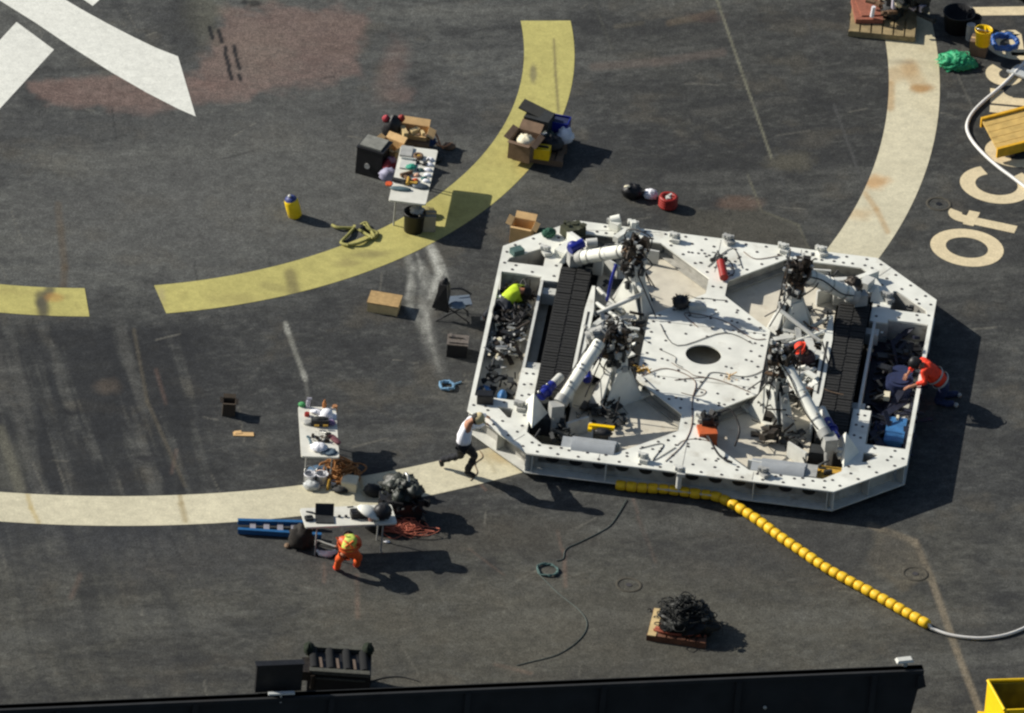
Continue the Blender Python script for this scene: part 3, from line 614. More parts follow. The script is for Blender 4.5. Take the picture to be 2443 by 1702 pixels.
def ram(A, B_, r=.125, blue=None, endm=True, seed=0):
    A = Vector(A); B_ = Vector(B_); t = (B_ - A).normalized(); L = (B_ - A).length
    b = MB(); b.cyl(A + t * .02, B_, r, n=20); b.cyl(A + t * L * .42, A + t * L * .45, r * 1.06, n=20); o = b.build('hydraulic_ram', WHITE, robot)
    for f in (.12, .52, .84):
        k_ = MB(); k_.cyl(A + t * L * f, A + t * (L * f + .03), r * 1.09, n=18); k_.box(A + t * L * f + Vector((0, 0, r * 1.1)), (.05, .05, .05), .3); k_.build('ram_clamp', STEEL, o)
    k_ = MB(); sd__ = t.cross(Vector((0, 0, 1))).normalized() * r * 1.1; k_.tube([A + sd__ + Vector((0, 0, .05)), A + t * L * .3 + sd__ + Vector((0, 0, .1)), A + t * L * .7 + sd__ * 1.2, B_ + sd__ + Vector((0, 0, .06))], .014, 5); k_.build('ram_hose', HOSE_B, o)
    e = MB(); e.cyl(B_, B_ + t * .16, r * 1.15, n=16); e.cyl(B_ + t * .16, B_ + t * .3, r * .6, n=12); e.box(B_ + t * .3, (.26, .22, .26), .4); e.cyl(B_ + t * .3, B_ + t * .3 + Vector((0, 0, -.5)), .09, n=10); e.build('ram_end', GREYC, o)
    if blue:
        p0, p1 = Vector(blue[0]), Vector(blue[1]); d = (p1 - p0).normalized(); g = MB(); g.cyl(p0, p0 + (p1 - p0) * .4, .085, n=14); g.build('motor_body', WHITE2, o)
        g = MB(); g.cyl(p0 + (p1 - p0) * .4, p1, .095, n=14); g.cyl(p0 + (p1 - p0) * .7, p0 + (p1 - p0) * .76, .125, n=14); g.build('blue_motor', BLUE, o)
        g = MB(); g.blob(p1 + Vector((-.05, 0, .09)), (.07, .07, .07), .05); g.blob(p0 + (p1 - p0) * .62 + Vector((-.03, 0, .1)), (.05, .05, .05), .05); g.build('bright_cap', STEEL, o)
    return o
ram((-1.78, 1.72, 1.68), (-2.64, 2.38, .98), .13, None)
ram((-1.92, -1.74, 1.74), (-2.46, -2.72, 1.0), .125, ((-2.62, -1.95, .95), (-2.92, -2.62, .88)))
ram((1.66, -1.62, 1.74), (2.6, -2.76, 1.0), .115, ((2.5, -1.95, .95), (2.86, -2.8, .9)))
ram((1.76, 1.6, 1.7), (2.62, 2.2, 1.0), .15, None)
g = MB(); g.cyl((-2.95, 2.5, 1.02), (-2.72, 2.72, 1.08), .10, n=12); g.blob((-2.9, 2.62, 1.05), (.22, .2, .2), .1); g.build('blue_motor', BLUE, robot)
g = MB(); g.cyl((-2.66, 2.85, 1.0), (-2.45, 2.9, 1.02), .09, n=12); g.build('motor_body', WHITE2, robot)
g = MB(); g.tube([(-1.95, 1.45, 1.5), (-2.0, 1.3, 1.25), (-2.03, 1.25, .95), (-2.05, 1.3, .75)], .035, 8); g.build('blue_hose', BLUE, robot)
g = MB(); g.cyl((-1.62, 1.55, 1.2), (-1.38, 1.35, 1.02), .06, n=12); g.build('bright_cylinder', WHITE, robot)
g = MB(); g.cyl((2.5, 2.4, 1.0), (2.78, 2.25, .95), .16, n=14); g.blob((2.66, 2.5, 1.05), (.34, .3, .3), .25); g.build('pivot_housing', DARKM, robot)
g = MB(); g.box((-2.0, -1.55, 1.7), (.34, .3, .3), .6); g.cyl((-2.2, -1.6, 1.7), (-1.9, -1.5, 1.85), .12, n=12); greeble('x', (-2.05, -1.5, 1.8), (.5, .4, .3), 8, WHITE, robot, 77, 'bc', .4, g); g.build('elbow_joint', GREYC, robot)
g = MB(); g.cyl((-2.05, -1.35, 1.35), (-1.9, -1.5, 1.3), .13, n=12); g.build('blue_motor', BLUE, robot); g = MB(); g.cyl((-2.1, -1.72, .8), (-2.15, -1.55, .85), .1, n=12); g.build('blue_motor', BLUE, robot)
g = MB(); g.hull8([(-2.1, -1.2, .62), (-1.72, -1.45, .62), (-1.66, -1.3, .62), (-2.0, -1.05, .62)], [(-1.95, -1.2, .98), (-1.82, -1.3, .98), (-1.8, -1.22, .98), (-1.92, -1.12, .98)]); g.build('bright_bracket', WHITE, robot)
for cx, s_ in ((1.95, 90), (-2.05, 91)):                # fittings in the pockets under the arms
    for sy in (1, -1):
        greeble('valve_block', (cx + .05, sy * 1.2 - (.5 if sy > 0 else -.9), .5), (.55, .9, .35), 22, DARKM, robot, s_ + sy, 'bc', .3)
        greeble('valve_fitting', (cx + .05, sy * 1.2 - (.5 if sy > 0 else -.9), .66), (.5, .9, .2), 8, STEEL, robot, s_ + sy + 5, 'bc', .18)
greeble('valve_block', (1.95, .3, .55), (.5, 1.1, .4), 20, DARKM, robot, 31, 'bc', .3); greeble('valve_block', (-1.8, .4, .5), (.7, 1.2, .35), 26, CHAR, robot, 32, 'bc', .3)
greeble('valve_fitting', (-1.75, .5, .7), (.7, 1.1, .2), 16, STEEL, robot, 33, 'bc', .2); greeble('valve_fitting', (2.0, .2, .72), (.5, 1.1, .2), 12, GREYW, robot, 34, 'bc', .25)
greeble('valve_block', (-1.75, -2.0, .4), (.8, .6, .3), 14, CHAR, robot, 35, 'bc', .35); greeble('valve_block', (1.6, -2.2, .45), (.7, .6, .35), 16, DARKM, robot, 36, 'bc', .35)
g = MB(); g.box((2.5, 2.9, .75), (.5, .12, .3), .3); g.box((2.9, 2.95, .8), (.2, .3, .2), -.4); g.build('pivot_bracket', WHITE2, robot)
for i, (cx, cy, sx_, sy_) in enumerate(((2.4, 3.35, .9, .35), (-2.3, 3.4, 1.1, .4), (-2.55, -3.2, .7, .5), (3.75, 2.65, .3, .2), (-3.7, -2.85, .2, .15), (2.6, -3.35, .5, .4))):
    greeble('corner_fitting', (cx, cy, .42), (sx_, sy_, .3), 12, CHAR, robot, 300 + i, 'bc', .4)
for sx in (-1, 1):                                      # crowded gaps between hub and tracks
    greeble('pipework', (sx * 1.8, .1, .42), (.95, 2.3, .3), 64, BLACK, robot, 700 + sx, 'bbc', .17)
    greeble('pipework', (sx * 1.8, .1, .52), (.95, 2.3, .26), 36, DARKM, robot, 710 + sx, 'bc', .17)
    greeble('pipe_fitting', (sx * 1.8, .1, .64), (.95, 2.2, .2), 34, STEEL, robot, 720 + sx, 'bc', .12)
    greeble('pipe_bracket', (sx * 1.85, .1, .62), (.85, 2.6, .25), 46, WHITE2, robot, 730 + sx, 'bbc', .2); greeble('pipe_bracket', (sx * 1.8, -.2, .7), (.8, 1.4, .2), 18, WHITE, robot, 735 + sx, 'bbc', .22)
    for k, (x0, y0, z0, x1, y1, z1) in enumerate(((2.25, 1.2, .7, 1.5, .55, .66), (2.2, -.2, .72, 1.7, -.9, .8), (2.2, .9, .66, 1.35, 1.3, 1.0), (2.3, 1.9, .6, 1.75, 1.3, .5), (1.25, .9, .62, 2.2, .35, .6))):
        g = MB(); g.cyl((sx * x0, y0, z0), (sx * x1, y1, z1), .045, n=8); g.build('brace', (WHITE, WHITE2, WHITE2, WHITE2, CHAR)[k], robot)
    for sy in (-1, 1):
        greeble('pipework', (sx * 1.75, sy * 2.25, .38), (1.0, .8, .2), 30, CHAR, robot, 740 + sx + sy * 3, 'bbc', .2)
        g = MB(); g.box((sx * 2.15, sy * 2.9, .46), (.5, .05, .34), sx * sy * .7); g.build('cross_plate', WHITE2, robot); g = MB(); g.box((sx * 1.7, sy * 3.55, .45), (.9, .04, .3), sx * sy * .1); g.build('cross_plate', WHITE2, robot)
    g = MB(); g.box((sx * 3.0, 3.05, .66), (.35, .5, .14), sx * .5); g.box((sx * 2.85, 3.3, .7), (.1, .6, .2), -sx * .8); g.build('corner_bracket', WHITE, robot)
    g = MB(); g.box((sx * 2.45, 2.78, .62), (.34, .1, .5), sx * .2); g.build('bracket_plate', WHITE2, robot)
    for sy in (-1, 1):
        g = MB(); g.box((sx * 2.75, sy * 2.62 + .08, .66), (.55, .16, .12)); g.box((sx * 2.75, sy * 2.9 + .08, .4), (.7, .3, .4)); g.build('idler_housing', CHAR, robot)
rg = random.Random(99)
for i in range(16):
    sx = rg.choice((-1, 1)); x, y = sx * rg.uniform(1.4, 2.2), rg.uniform(-2.2, 2.2); g = MB(); g.tube([(x + rg.uniform(-.35, .35), y + rg.uniform(-.5, .5), rg.uniform(.5, .85)) for _ in range(4)], .016, 5); g.build('hydraulic_hose', (HOSE_B, HOSE_BR, HOSE_B)[i % 3], robot)
for i in range(12):
    x, y = rg.uniform(-1.1, 1.1), rg.uniform(-3.9, 3.9); 
    if any(inpoly(x, y, H) for H in HOLES): continue
    a = rg.uniform(0, 6); pts = []
    for k in range(5):
        pts.append((x, y, ZT + .01)); a += rg.gauss(0, .8); x += .2 * math.cos(a); y += .2 * math.sin(a)
    g = MB(); g.tube(pts, .007, 4); g.build('cable', HOSE_BR if i % 2 else HOSE_B, robot)
# side bays: power packs, hoses, tanks
greeble('engine_block', (-3.88, .75, .36), (.5, 2.1, .34), 60, BLACK, robot, 41, 'bc', .3)
greeble('engine_fitting', (-3.72, -.05, .5), (.42, 1.2, .2), 26, STEEL, robot, 42, 'bc', .2); greeble('engine_fitting', (-4.1, -.2, .5), (.25, 1.4, .2), 10, GREYC, robot, 47, 'bc', .25)
greeble('engine_piping', (-3.8, 1.6, .45), (.6, .8, .2), 14, DARKM, robot, 43, 'c', .45)
g = MB(); loops(g, (-3.85, 1.0, .4), (.5, 1.2, .25), 6, .016, 5); g.build('engine_hose', HOSE_B, robot); g = MB(); g.tube([(-4.1, -1.4, .3), (-3.8, -1.35, .4), (-3.5, -1.5, .35), (-3.46, -1.6, .3)], .03, 6); g.build('engine_hose', HOSE_B, robot)
g = MB(); g.blob((-4.08, -1.98, .3), (.34, .55, .34), .12, 3); g.blob((-3.72, -1.95, .3), (.2, .34, .3), .1, 4); g.build('blue_tank', BLUEL, robot); greeble('bay_clutter', (-3.85, -1.6, .36), (.6, 1.0, .3), 26, CHAR, robot, 51, 'bc', .25); greeble('bay_clutter', (-3.85, .6, .42), (.6, 2.6, .3), 50, DARKM, robot, 52, 'bc', .16); greeble('bay_clutter', (-3.8, .2, .5), (.6, 1.8, .2), 34, GREYC, robot, 54, 'bc', .13); greeble('bay_clutter', (-3.9, -.4, .5), (.5, 1.6, .2), 14, CREAM, robot, 55, 'b', .12); greeble('bay_clutter', (-3.9, -.6, .45), (.5, 1.2, .2), 20, GREYC, robot, 53, 'bc', .14)
greeble('pump', (-4.0, -1.35, .4), (.34, .5, .3), 12, CHAR, robot, 44, 'bc', .4)
g = MB(); g.cyl((3.86, .15, .16), (3.86, .15, .5), .27, n=22); g.cyl((3.86, .15, .5), (3.86, .15, .53), .2, n=22); g.cyl((3.86, .6, .16), (3.86, .6, .4), .22, n=18); g.build('blue_drum_tank', BLUED, robot)
g = MB(); g.box((3.95, -1.55, .42), (.38, .85, .05)); g.box((3.95, -1.55, .28), (.34, .8, .22)); g.build('blue_tray', BLUEL, robot)
g = MB(); g.box((3.72, -1.15, .47), (.05, .12, .06)); g.box((3.95, -1.18, .47), (.05, .12, .06)); g.box((3.66, -.35, .4), (.12, .2, .1)); g.build('tray_clip', CREAM, robot)
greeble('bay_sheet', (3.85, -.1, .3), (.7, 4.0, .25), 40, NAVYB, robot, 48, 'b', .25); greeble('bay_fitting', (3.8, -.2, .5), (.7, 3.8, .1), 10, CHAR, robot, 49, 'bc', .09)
greeble('power_pack', (3.8, .9, .32), (.7, 1.2, .3), 34, BLACK, robot, 45, 'bc', .33); greeble('power_pack', (3.62, -.8, .32), (.3, 2.4, .3), 30, BLACK, robot, 46, 'bc', .3)
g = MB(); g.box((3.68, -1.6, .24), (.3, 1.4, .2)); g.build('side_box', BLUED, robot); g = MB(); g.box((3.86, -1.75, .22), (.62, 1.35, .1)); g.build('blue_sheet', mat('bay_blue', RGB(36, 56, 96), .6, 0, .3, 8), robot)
# half round guards on the near band
for cx, cy, cm in ((-1.75, -3.78, GREYW), (1.95, -3.72, GREYW)):
    g = MB(); g.cyl((cx - .42, cy + .02, .44), (cx + .42, cy + .02, .44), .25, n=26); g.box((cx, cy + .12, .42), (.86, .34, .42)); g.box((cx - .52, cy + .1, .46), (.2, .42, .26))
    g.build('lying_tank', mat('tank_grey', RGB(158, 162, 164), .5, 0, .12, 5, .3, RGB(110, 110, 108)), robot)
g = MB(); g.box((2.48, -3.62, .46), (.26, .42, .3)); g.build('junction_box', GREYC, robot)
g = MB(); g.box((2.85, -3.45, .42), (.5, .5, .12)); g.build('junction_box', OCHRE, robot)
# valve stubs that stick out round the rim
for i, (u, v) in enumerate(((-2.25, 4.15), (-1.85, 4.2), (-1.0, 3.95), (.05, 4.12), (1.15, 4.05), (1.9, 4.12), (1.6, -4.0), (-.75, -4.02), (-.0, -4.33), (3.35, 2.75), (-3.45, 2.9), (3.0, -3.0), (-3.3, -2.75), (.2, -2.35))):
    g = MB(); rg = random.Random(i + 500); g.cyl((u, v, ZT if abs(v) < 4.3 else .3), (u, v, ZT + .18), .055, n=10); g.cyl((u - .1, v, ZT + .14), (u + .1, v + .03, ZT + .14), .04, n=9); g.box((u + .03, v - .02, ZT + .05), (.18, .16, .07), rg.uniform(0, 3)); g.box((u - .08, v + .05, ZT + .12), (.1, .07, .09), rg.uniform(0, 3)); g.build('valve_stub', WHITE2 if i % 3 else GREYC, robot)
g = MB(); g.box((-2.2, 4.08, ZT + .1), (.2, .14, .18), -.5); g.cyl((-2.3, 4.15, ZT + .16), (-2.12, 4.18, ZT + .22), .09, n=12); g.box((-2.05, 3.8, ZT + .07), (.12, .4, .12), -.5); g.box((-1.85, 4.12, ZT + .12), (.1, .12, .22), .3); g.build('clamp_tool_mount', WHITE, robot)
# cables over the plate
CB = [[(-.9, .9), (-.5, .2), (.3, .9), (.9, .6)], [(-1.1, -1.0), (-.6, -.7), (-.1, -1.0), (0, -1.7), (.05, -2.6), (-.1, -3.3), (-.3, -3.9)], [(0, -1.6), (.1, -.9), (.3, -.55), (.9, -.6), (1.2, -.2), (1.25, .3)], [(-.4, -1.0), (.1, -.85), (.6, -.95), (1.0, -1.1)], [(-.3, 3.2), (.1, 3.9), (.4, 3.3)], [(.4, 3.9), (.7, 3.6), (1.1, 3.95)], [(-.9, -3.6), (-.4, -3.3), (-.6, -4.0), (-.2, -3.4)], [(-.2, .95), (-.5, 1.4), (.2, 1.3), (.9, .8), (1.15, .85)]]
for i, p in enumerate(CB):
    g = MB(); g.tube([(x + .05 * math.sin(7 * x + 5 * y), y + .05 * math.cos(9 * x), ZT + .012) for x, y in p], .008, 5); g.build('cable', HOSE_BR if i % 2 else HOSE_B, robot)
# things standing on the robot
RM = robot_m = Matrix.Translation((MC[0], MC[1], 0)) @ Matrix.Rotation(MA, 4, 'Z')
def onrobot(u, v, z=ZT): return RM @ Vector((u, v, z))
b = MB(onrobot(-.62, 1.55), .3)
for i in range(70):
    rg = random.Random(i); t = Vector((rg.gauss(0, 1), rg.gauss(0, 1), rg.gauss(0, .8))).normalized(); b.cyl(Vector((0, 0, .15)) + t * .1, Vector((0, 0, .15)) + t * rg.uniform(.16, .21), .03, .006, n=5)
b.blob((0, 0, .14), (.32, .32, .28), .1); tag(b.build('brush_head', BLACK), 'black bristly ball standing on the white hub of the robot', 'brush')
b = MB(onrobot(-.3, 1.6), .0); b.box((0, 0, .06), (.34, .16, .12), .2); b.box((.02, .02, .14), (.12, .1, .04), .2); tag(b.build('white_case', WHITE2), 'small white case lying beside the black brush on the robot', 'case')
t = thing('fire_extinguisher', 'red cylinder leaning on the far edge of the robot plate', 'extinguisher', onrobot(.07, 2.95), .1)
b = MB(); b.cyl((0, -.25, .09), (-.04, .22, .16), .085, n=16); b.build('bottle', RED, t)
b = MB(); b.cyl((-.04, .22, .16), (-.05, .3, .2), .04, n=10); greeble('x', (-.05, .42, .15), (.3, .25, .2), 10, 0, 0, 8, 'bc', .4, b); b.build('valve_head', CHAR, t)
b = MB(); b.tube([(-.05, .3, .2), (.15, .3, .12), (.22, .05, .03), (.1, -.1, .03)], .012); b.build('hose', HOSE_B, t)
t = thing('orange_pump_unit', 'orange and black pump unit with a looping hose on the near edge of the robot', 'pump', onrobot(.36, -2.7, ZF), .1)
b = MB(); b.box((0, -.02, .24), (.36, .34, .3), .1); b.build('tank', mat('pump_orange', RGB(198, 98, 54), .6, 0, .2, 10), t)
b = MB(); b.box((.05, .2, .34), (.3, .24, .36)); greeble('x', (.05, .12, .55), (.34, .3, .25), 14, 0, 0, 18, 'bc', .4, b); b.box((0, -.02, .05), (.42, .42, .1)); b.build('motor', BLACK, t)
b = MB(); b.tube([(.12, .1, .6), (.42, .15, .75), (.6, -.2, .55), (.5, -.6, .4)], .022, 7); b.tube([(0, -.2, .3), (-.02, -.55, .55), (.18, -.95, .4), (.42, -1.12, .36)], .022, 7); b.build('hose', HOSE_B, t)
t = thing('spirit_level', 'yellow and black cordless tool lying in the shaded near left pocket of the robot', 'tool', onrobot(-1.66, -3.2, ZF + .36), -.05)
b = MB(); b.box((0, .05, .05), (.5, .08, .08)); b.box((-.22, 0, .03), (.08, .16, .06)); b.build('handle', YELD, t); b = MB(); b.blob((.05, -.08, .02), (.34, .2, .16), .2); b.build('body', BLACK, t)
b = MB(); b.box((0, .05, -.18), (.3, .1, .36)); b.build('stand', CHAR, t)
b = MB(onrobot(-1.08, -.85), .3); greeble('x', (0, 0, .05), (.3, .2, .1), 9, 0, 0, 60, 'bc', .5, b); tag(b.build('yellow_clamp', OCHRE), 'small ochre tool lying by the near left post on the robot plate', 'tool')
b = MB(onrobot(.6, -.72), .3); greeble('x', (0, 0, .04), (.26, .16, .08), 8, 0, 0, 61, 'bc', .5, b); tag(b.build('hand_tool', CARD), 'tan hand tool lying on the hub plate near its round hole', 'tool')
b = MB(onrobot(-3.0, 3.72), .5); b.box((0, 0, .10), (.42, .3, .2), .1); greeble('x', (0, 0, .2), (.4, .3, .1), 6, 0, 0, 62, 'b', .5, b); tag(b.build('dark_toolbox', mat('olive_black', RGB(64, 66, 48), .7)), 'dark olive toolbox on the far left corner of the robot', 'toolbox')
b = MB(onrobot(-4.0, 2.78), .5); b.box((0, 0, .06), (.24, .18, .12), .1); tag(b.build('green_pouch', TEAL), 'small teal pouch near the left corner of the robot plate', 'pouch')
b = MB(onrobot(-3.45, 3.55), .5); b.blob((0, 0, .08), (.3, .2, .2), .2, 5); tag(b.build('green_rag', mat('dk_green', RGB(40, 84, 66), .8)), 'dark green rag hanging at the far left chamfer of the robot', 'rag')
b = MB(onrobot(-4.0, -2.62), .05); b.box((0, 0, .09), (.32, .24, .18)); b.box((0, 0, .19), (.28, .2, .02)); tag(b.build('black_case', BLACK), 'black box on the white crossbar in front of the pushing worker', 'case')
b = MB(onrobot(-4.12, 1.25, .45), .15); b.blob((0, 0, .06), (.26, .16, .12), .15, 13); tag(b.build('white_rag', SHIRTW), 'white rag beside the person in lime green in the left bay', 'rag')
b = MB(); 
b.tube([onrobot(2.45, -.95, .78), onrobot(2.6, -1.0, .76), onrobot(2.85, -1.05, .76)], .012, 5, world=True); tag(b.build('brown_rod', CARDD), 'thin brown stick lying across the right track', 'stick')
# ================================================================== people
def skin(name, pts, edges, rad, m, parent, org, sub=1, wr=0.0):
    me = bpy.data.meshes.new(name); me.from_pydata([tuple(Vector(p) - org) for p in pts], edges, []); o = bpy.data.objects.new(name, me); COL.objects.link(o)
    o.modifiers.new('s', 'SKIN'); sb = o.modifiers.new('u', 'SUBSURF'); sb.levels = sub; sb.render_levels = sub
    for i, r in enumerate(rad):
        v = me.skin_vertices[0].data[i]; v.radius = r if isinstance(r, tuple) else (r, r); v.use_root = (i == 0)
    bpy.context.view_layer.update(); ev = bpy.data.meshes.new_from_object(o.evaluated_get(bpy.context.evaluated_depsgraph_get()))
    o.modifiers.clear(); o.data = ev; ev.name = name; ev.materials.clear(); ev.materials.append(m); ev.polygons.foreach_set('use_smooth', [True] * len(ev.polygons)); o.parent = parent
    if wr:
        for v in ev.vertices:
            c = v.co; v.co = c + v.normal * wr * (math.sin(31 * c.z + 17 * c.x) + math.sin(43 * c.y - 29 * c.x + 2) + .7 * math.sin(71 * c.x + 57 * c.z))
    return o
def person(label, J, shirt, trous, shoe=BLACK, hat=None, hatstyle='cap', vest=None, vestm=None, vk=1.0):
    """J: joint name -> world point. The body is one skinned mesh, clothing hangs under it."""
    org = Vector((J['hip'].x, J['hip'].y, 0)); t = thing('person', label, 'person', org)
    names = ['hip', 'waist', 'chest', 'neck', 'headb', 'headt', 'shl', 'ell', 'wrl', 'shr', 'elr', 'wrr', 'hpl', 'knl', 'anl', 'tol', 'hpr', 'knr', 'anr', 'tor']
    J['waist'] = J['hip'].lerp(J['chest'], .45); hd = J['head']; up = (hd - J['neck']).normalized(); J['headb'] = hd - up * .03; J['headt'] = hd + up * .07
    P = [J[n] for n in names]; ix = {n: i for i, n in enumerate(names)}
    rad = dict(hip=(.13, .12), waist=(.115, .10), chest=(.15, .11), neck=.055, headb=.088, headt=.088, shl=.062, ell=.04, wrl=.03, shr=.062, elr=.04, wrr=.03, hpl=.085, knl=.058, anl=.04, tol=.035, hpr=.085, knr=.058, anr=.04, tor=.035)
    E = [(ix[a], ix[b_]) for a, b_ in (('hip', 'waist'), ('waist', 'chest'), ('chest', 'neck'), ('neck', 'headb'), ('headb', 'headt'), ('chest', 'shl'), ('shl', 'ell'), ('ell', 'wrl'), ('chest', 'shr'), ('shr', 'elr'), ('elr', 'wrr'), ('hip', 'hpl'), ('hpl', 'knl'), ('knl', 'anl'), ('anl', 'tol'), ('hip', 'hpr'), ('hpr', 'knr'), ('knr', 'anr'), ('anr', 'tor'))]
    R_ = [rad[n] for n in names]
    for w_, e_ in (('wrl', 'ell'), ('wrr', 'elr')):       # palm, four fingers and a thumb
        d = (J[w_] - J[e_]).normalized(); s_ = d.cross(Vector((0, 0, 1))).normalized(); palm = len(P); P.append(J[w_] + d * .06); R_.append((.032, .018)); E.append((ix[w_], palm))
        for k, (of, L) in enumerate(((-.028, .07), (-.01, .082), (.01, .078), (.028, .062))):
            a = len(P); P += [J[w_] + d * .10 + s_ * of, J[w_] + d * (.10 + L * .55) + s_ * of * 1.15 + Vector((0, 0, -.008)), J[w_] + d * (.10 + L) + s_ * of * 1.2 + Vector((0, 0, -.03))]; R_ += [.011, .009, .008]; E += [(palm, a), (a, a + 1), (a + 1, a + 2)]
        a = len(P); P += [J[w_] + d * .05 + s_ * .045, J[w_] + d * .085 + s_ * .06 + Vector((0, 0, -.02))]; R_ += [.011, .009]; E += [(palm, a), (a, a + 1)]
    body = skin('body', P, E, R_, SKIN, t, org)
    # face and ears pushed onto the same mesh
    f = J.get('face', up.cross(Vector((0, 1, 0)))).normalized(); sd_ = up.cross(f).normalized(); bm = bmesh.new(); bm.from_mesh(body.data); h0 = hd - org
    for c, r, k in ((h0 + f * .097, .016, 1.4), (h0 + sd_ * .088, .022, 1.2), (h0 - sd_ * .088, .022, 1.2), (h0 + f * .088 - up * .045, .02, .7), (h0 + f * .086 + sd_ * .033 + up * .02, .011, 1), (h0 + f * .086 - sd_ * .033 + up * .02, .011, 1)):
        bmesh.ops.create_icosphere(bm, subdivisions=1, radius=r, matrix=Matrix.Translation(c) @ Matrix.Diagonal((1, 1, k, 1)))
    bm.to_mesh(body.data); bm.free()
    def lp(a, b_, k): return J[a].lerp(J[b_], k)
    # shirt with sleeves
    sv = [J['hip'].lerp(J['waist'], -.25), J['waist'], J['chest'], J['chest'].lerp(J['neck'], .55), J['shl'], lp('shl', 'ell', .6), J['ell'], lp('ell', 'wrl', .75), J['shr'], lp('shr', 'elr', .6), J['elr'], lp('elr', 'wrr', .75)]
    sr = [(.165, .15), (.16, .14), (.19, .145), .085, .088, .068, .06, .05, .088, .068, .06, .05]
    skin('shirt', sv, [(0, 1), (1, 2), (2, 3), (2, 4), (4, 5), (5, 6), (6, 7), (2, 8), (8, 9), (9, 10), (10, 11)], sr, shirt, t, org, 2, .006)
    tv = [J['hip'], J['hip'].lerp(J['waist'], .75), J['hpl'], lp('hpl', 'knl', .5), J['knl'], lp('knl', 'anl', .5), lp('knl', 'anl', 1.02), J['hpr'], lp('hpr', 'knr', .5), J['knr'], lp('knr', 'anr', .5), lp('knr', 'anr', 1.02)]
    skin('trousers', tv, [(0, 1), (0, 2), (2, 3), (3, 4), (4, 5), (5, 6), (0, 7), (7, 8), (8, 9), (9, 10), (10, 11)], [(.16, .145), (.15, .13), .115, .098, .08, .072, .062, .115, .098, .08, .072, .066], trous, t, org, 2, .006)
    for a, b_ in (('anl', 'tol'), ('anr', 'tor')):
        d = J[b_] - J[a]; skin('shoe', [J[a] - d * .25, J[a].lerp(J[b_], .4), J[b_]], [(0, 1), (1, 2)], [.05, .055, .045], shoe, t, org)
    g = MB(); upq = Vector((0, 0, 1)).rotation_difference(up).to_matrix()
    if hat is not None:
        g.lathe([(.116, -.06), (.121, -.01), (.121, .03), (.108, .08), (.07, .115), (0, .128)], h0 + up * .02, 18, upq)
        if hatstyle == 'cap': g.hull8([h0 + f * .09 + sd_ * .07 + up * .02, h0 + f * .19 + sd_ * .045 + up * .01, h0 + f * .19 - sd_ * .045 + up * .01, h0 + f * .09 - sd_ * .07 + up * .02], [h0 + f * .09 + sd_ * .07 + up * .035, h0 + f * .19 + sd_ * .045 + up * .022, h0 + f * .19 - sd_ * .045 + up * .022, h0 + f * .09 - sd_ * .07 + up * .035])
        elif hatstyle == 'hard': g.lathe([(.12, 0), (.15, .0), (.15, .012), (.12, .014)], h0 + up * .02, 18, upq)
        g.build(('hard_hat' if hatstyle == 'hard' else 'cap'), hat, t)
    g = MB(); g.lathe([(.1, -.09), (.112, -.04), (.114, .02), (.1, .07), (.06, .108), (0, .118)], h0 + up * .012 - f * .012, 16, upq); g.build('hair', HAIR, t)
    if vest is not None:
        skin('vest', [J['hip'].lerp(J['waist'], .3), J['waist'], J['chest'], J['chest'].lerp(J['neck'], .5), J['shl'].lerp(J['chest'], .25), J['shr'].lerp(J['chest'], .25)], [(0, 1), (1, 2), (2, 3), (2, 4), (2, 5)], [(.19 * vk, .165 * vk), (.185 * vk, .16 * vk), (.215 * vk, .165 * vk), .1, .105, .105], vest, t, org, 2, .006)
        ax = (J['chest'] - J['hip']); g = MB()
        for k in (.25, .62):
            c = J['hip'].lerp(J['chest'], k); R3 = Vector((0, 0, 1)).rotation_difference(ax.normalized()).to_matrix(); g.lathe([((.175 + .022 * k) * vk, -.025), ((.182 + .022 * k) * vk, 0), ((.175 + .022 * k) * vk, .025)], c - org, 22, R3)
        g.build('reflective_stripe', vestm or SILVERT, t)
    return t
z6 = Z(1000, 940, 6.154)
J = dict(hip=z6(655, 745, .93), chest=z6(655, 510, 1.27), neck=z6(765, 400, 1.43), head=z6(855, 368, 1.48), shl=z6(735, 400, 1.37), shr=z6(690, 500, 1.26), ell=z6(880, 310, 1.08), wrl=z6(990, 330, .72), elr=z6(860, 470, 1.0), wrr=z6(970, 440, .68),
         hpl=z6(680, 765, .89), knl=z6(820, 905, .52), anl=z6(695, 1150, .08), tol=z6(830, 1210, .04), hpr=z6(630, 785, .86), knr=z6(610, 900, .48), anr=z6(320, 975, .17), tor=z6(345, 1075, .03))
J['face'] = Vector((.8, .1, -.55))
person('person in a white shirt and black trousers lunging against the left corner of the robot', J, SHIRTW, TROUSB, BLACK, TAN, 'cap')
z4 = Z(2040, 840, 4.0)
J = dict(hip=z4(850, 300, .48), chest=z4(700, 175, .86), neck=z4(625, 135, .94), head=z4(580, 110, .97), shl=z4(655, 80, .9), shr=z4(660, 205, .86), ell=z4(560, 130, .7), wrl=z4(510, 200, .62), elr=z4(668, 290, .7), wrr=z4(545, 325, .62),
         hpl=z4(850, 270, .44), knl=z4(830, 400, .07), anl=z4(985, 405, .06), tol=z4(1010, 430, .04), hpr=z4(860, 350, .42), knr=z4(775, 470, .07), anr=z4(950, 500, .06), tor=z4(985, 520, .04))
J['face'] = Vector((-.8, 0, -.6))
person('person in an orange-red reflective vest kneeling and reaching over the right side of the robot', J, REDOR, BLUED, GREYC, BLACK, 'cap', REDOR, SILVERT, 1.05)
z3 = Z(540, 1110, 4.415)
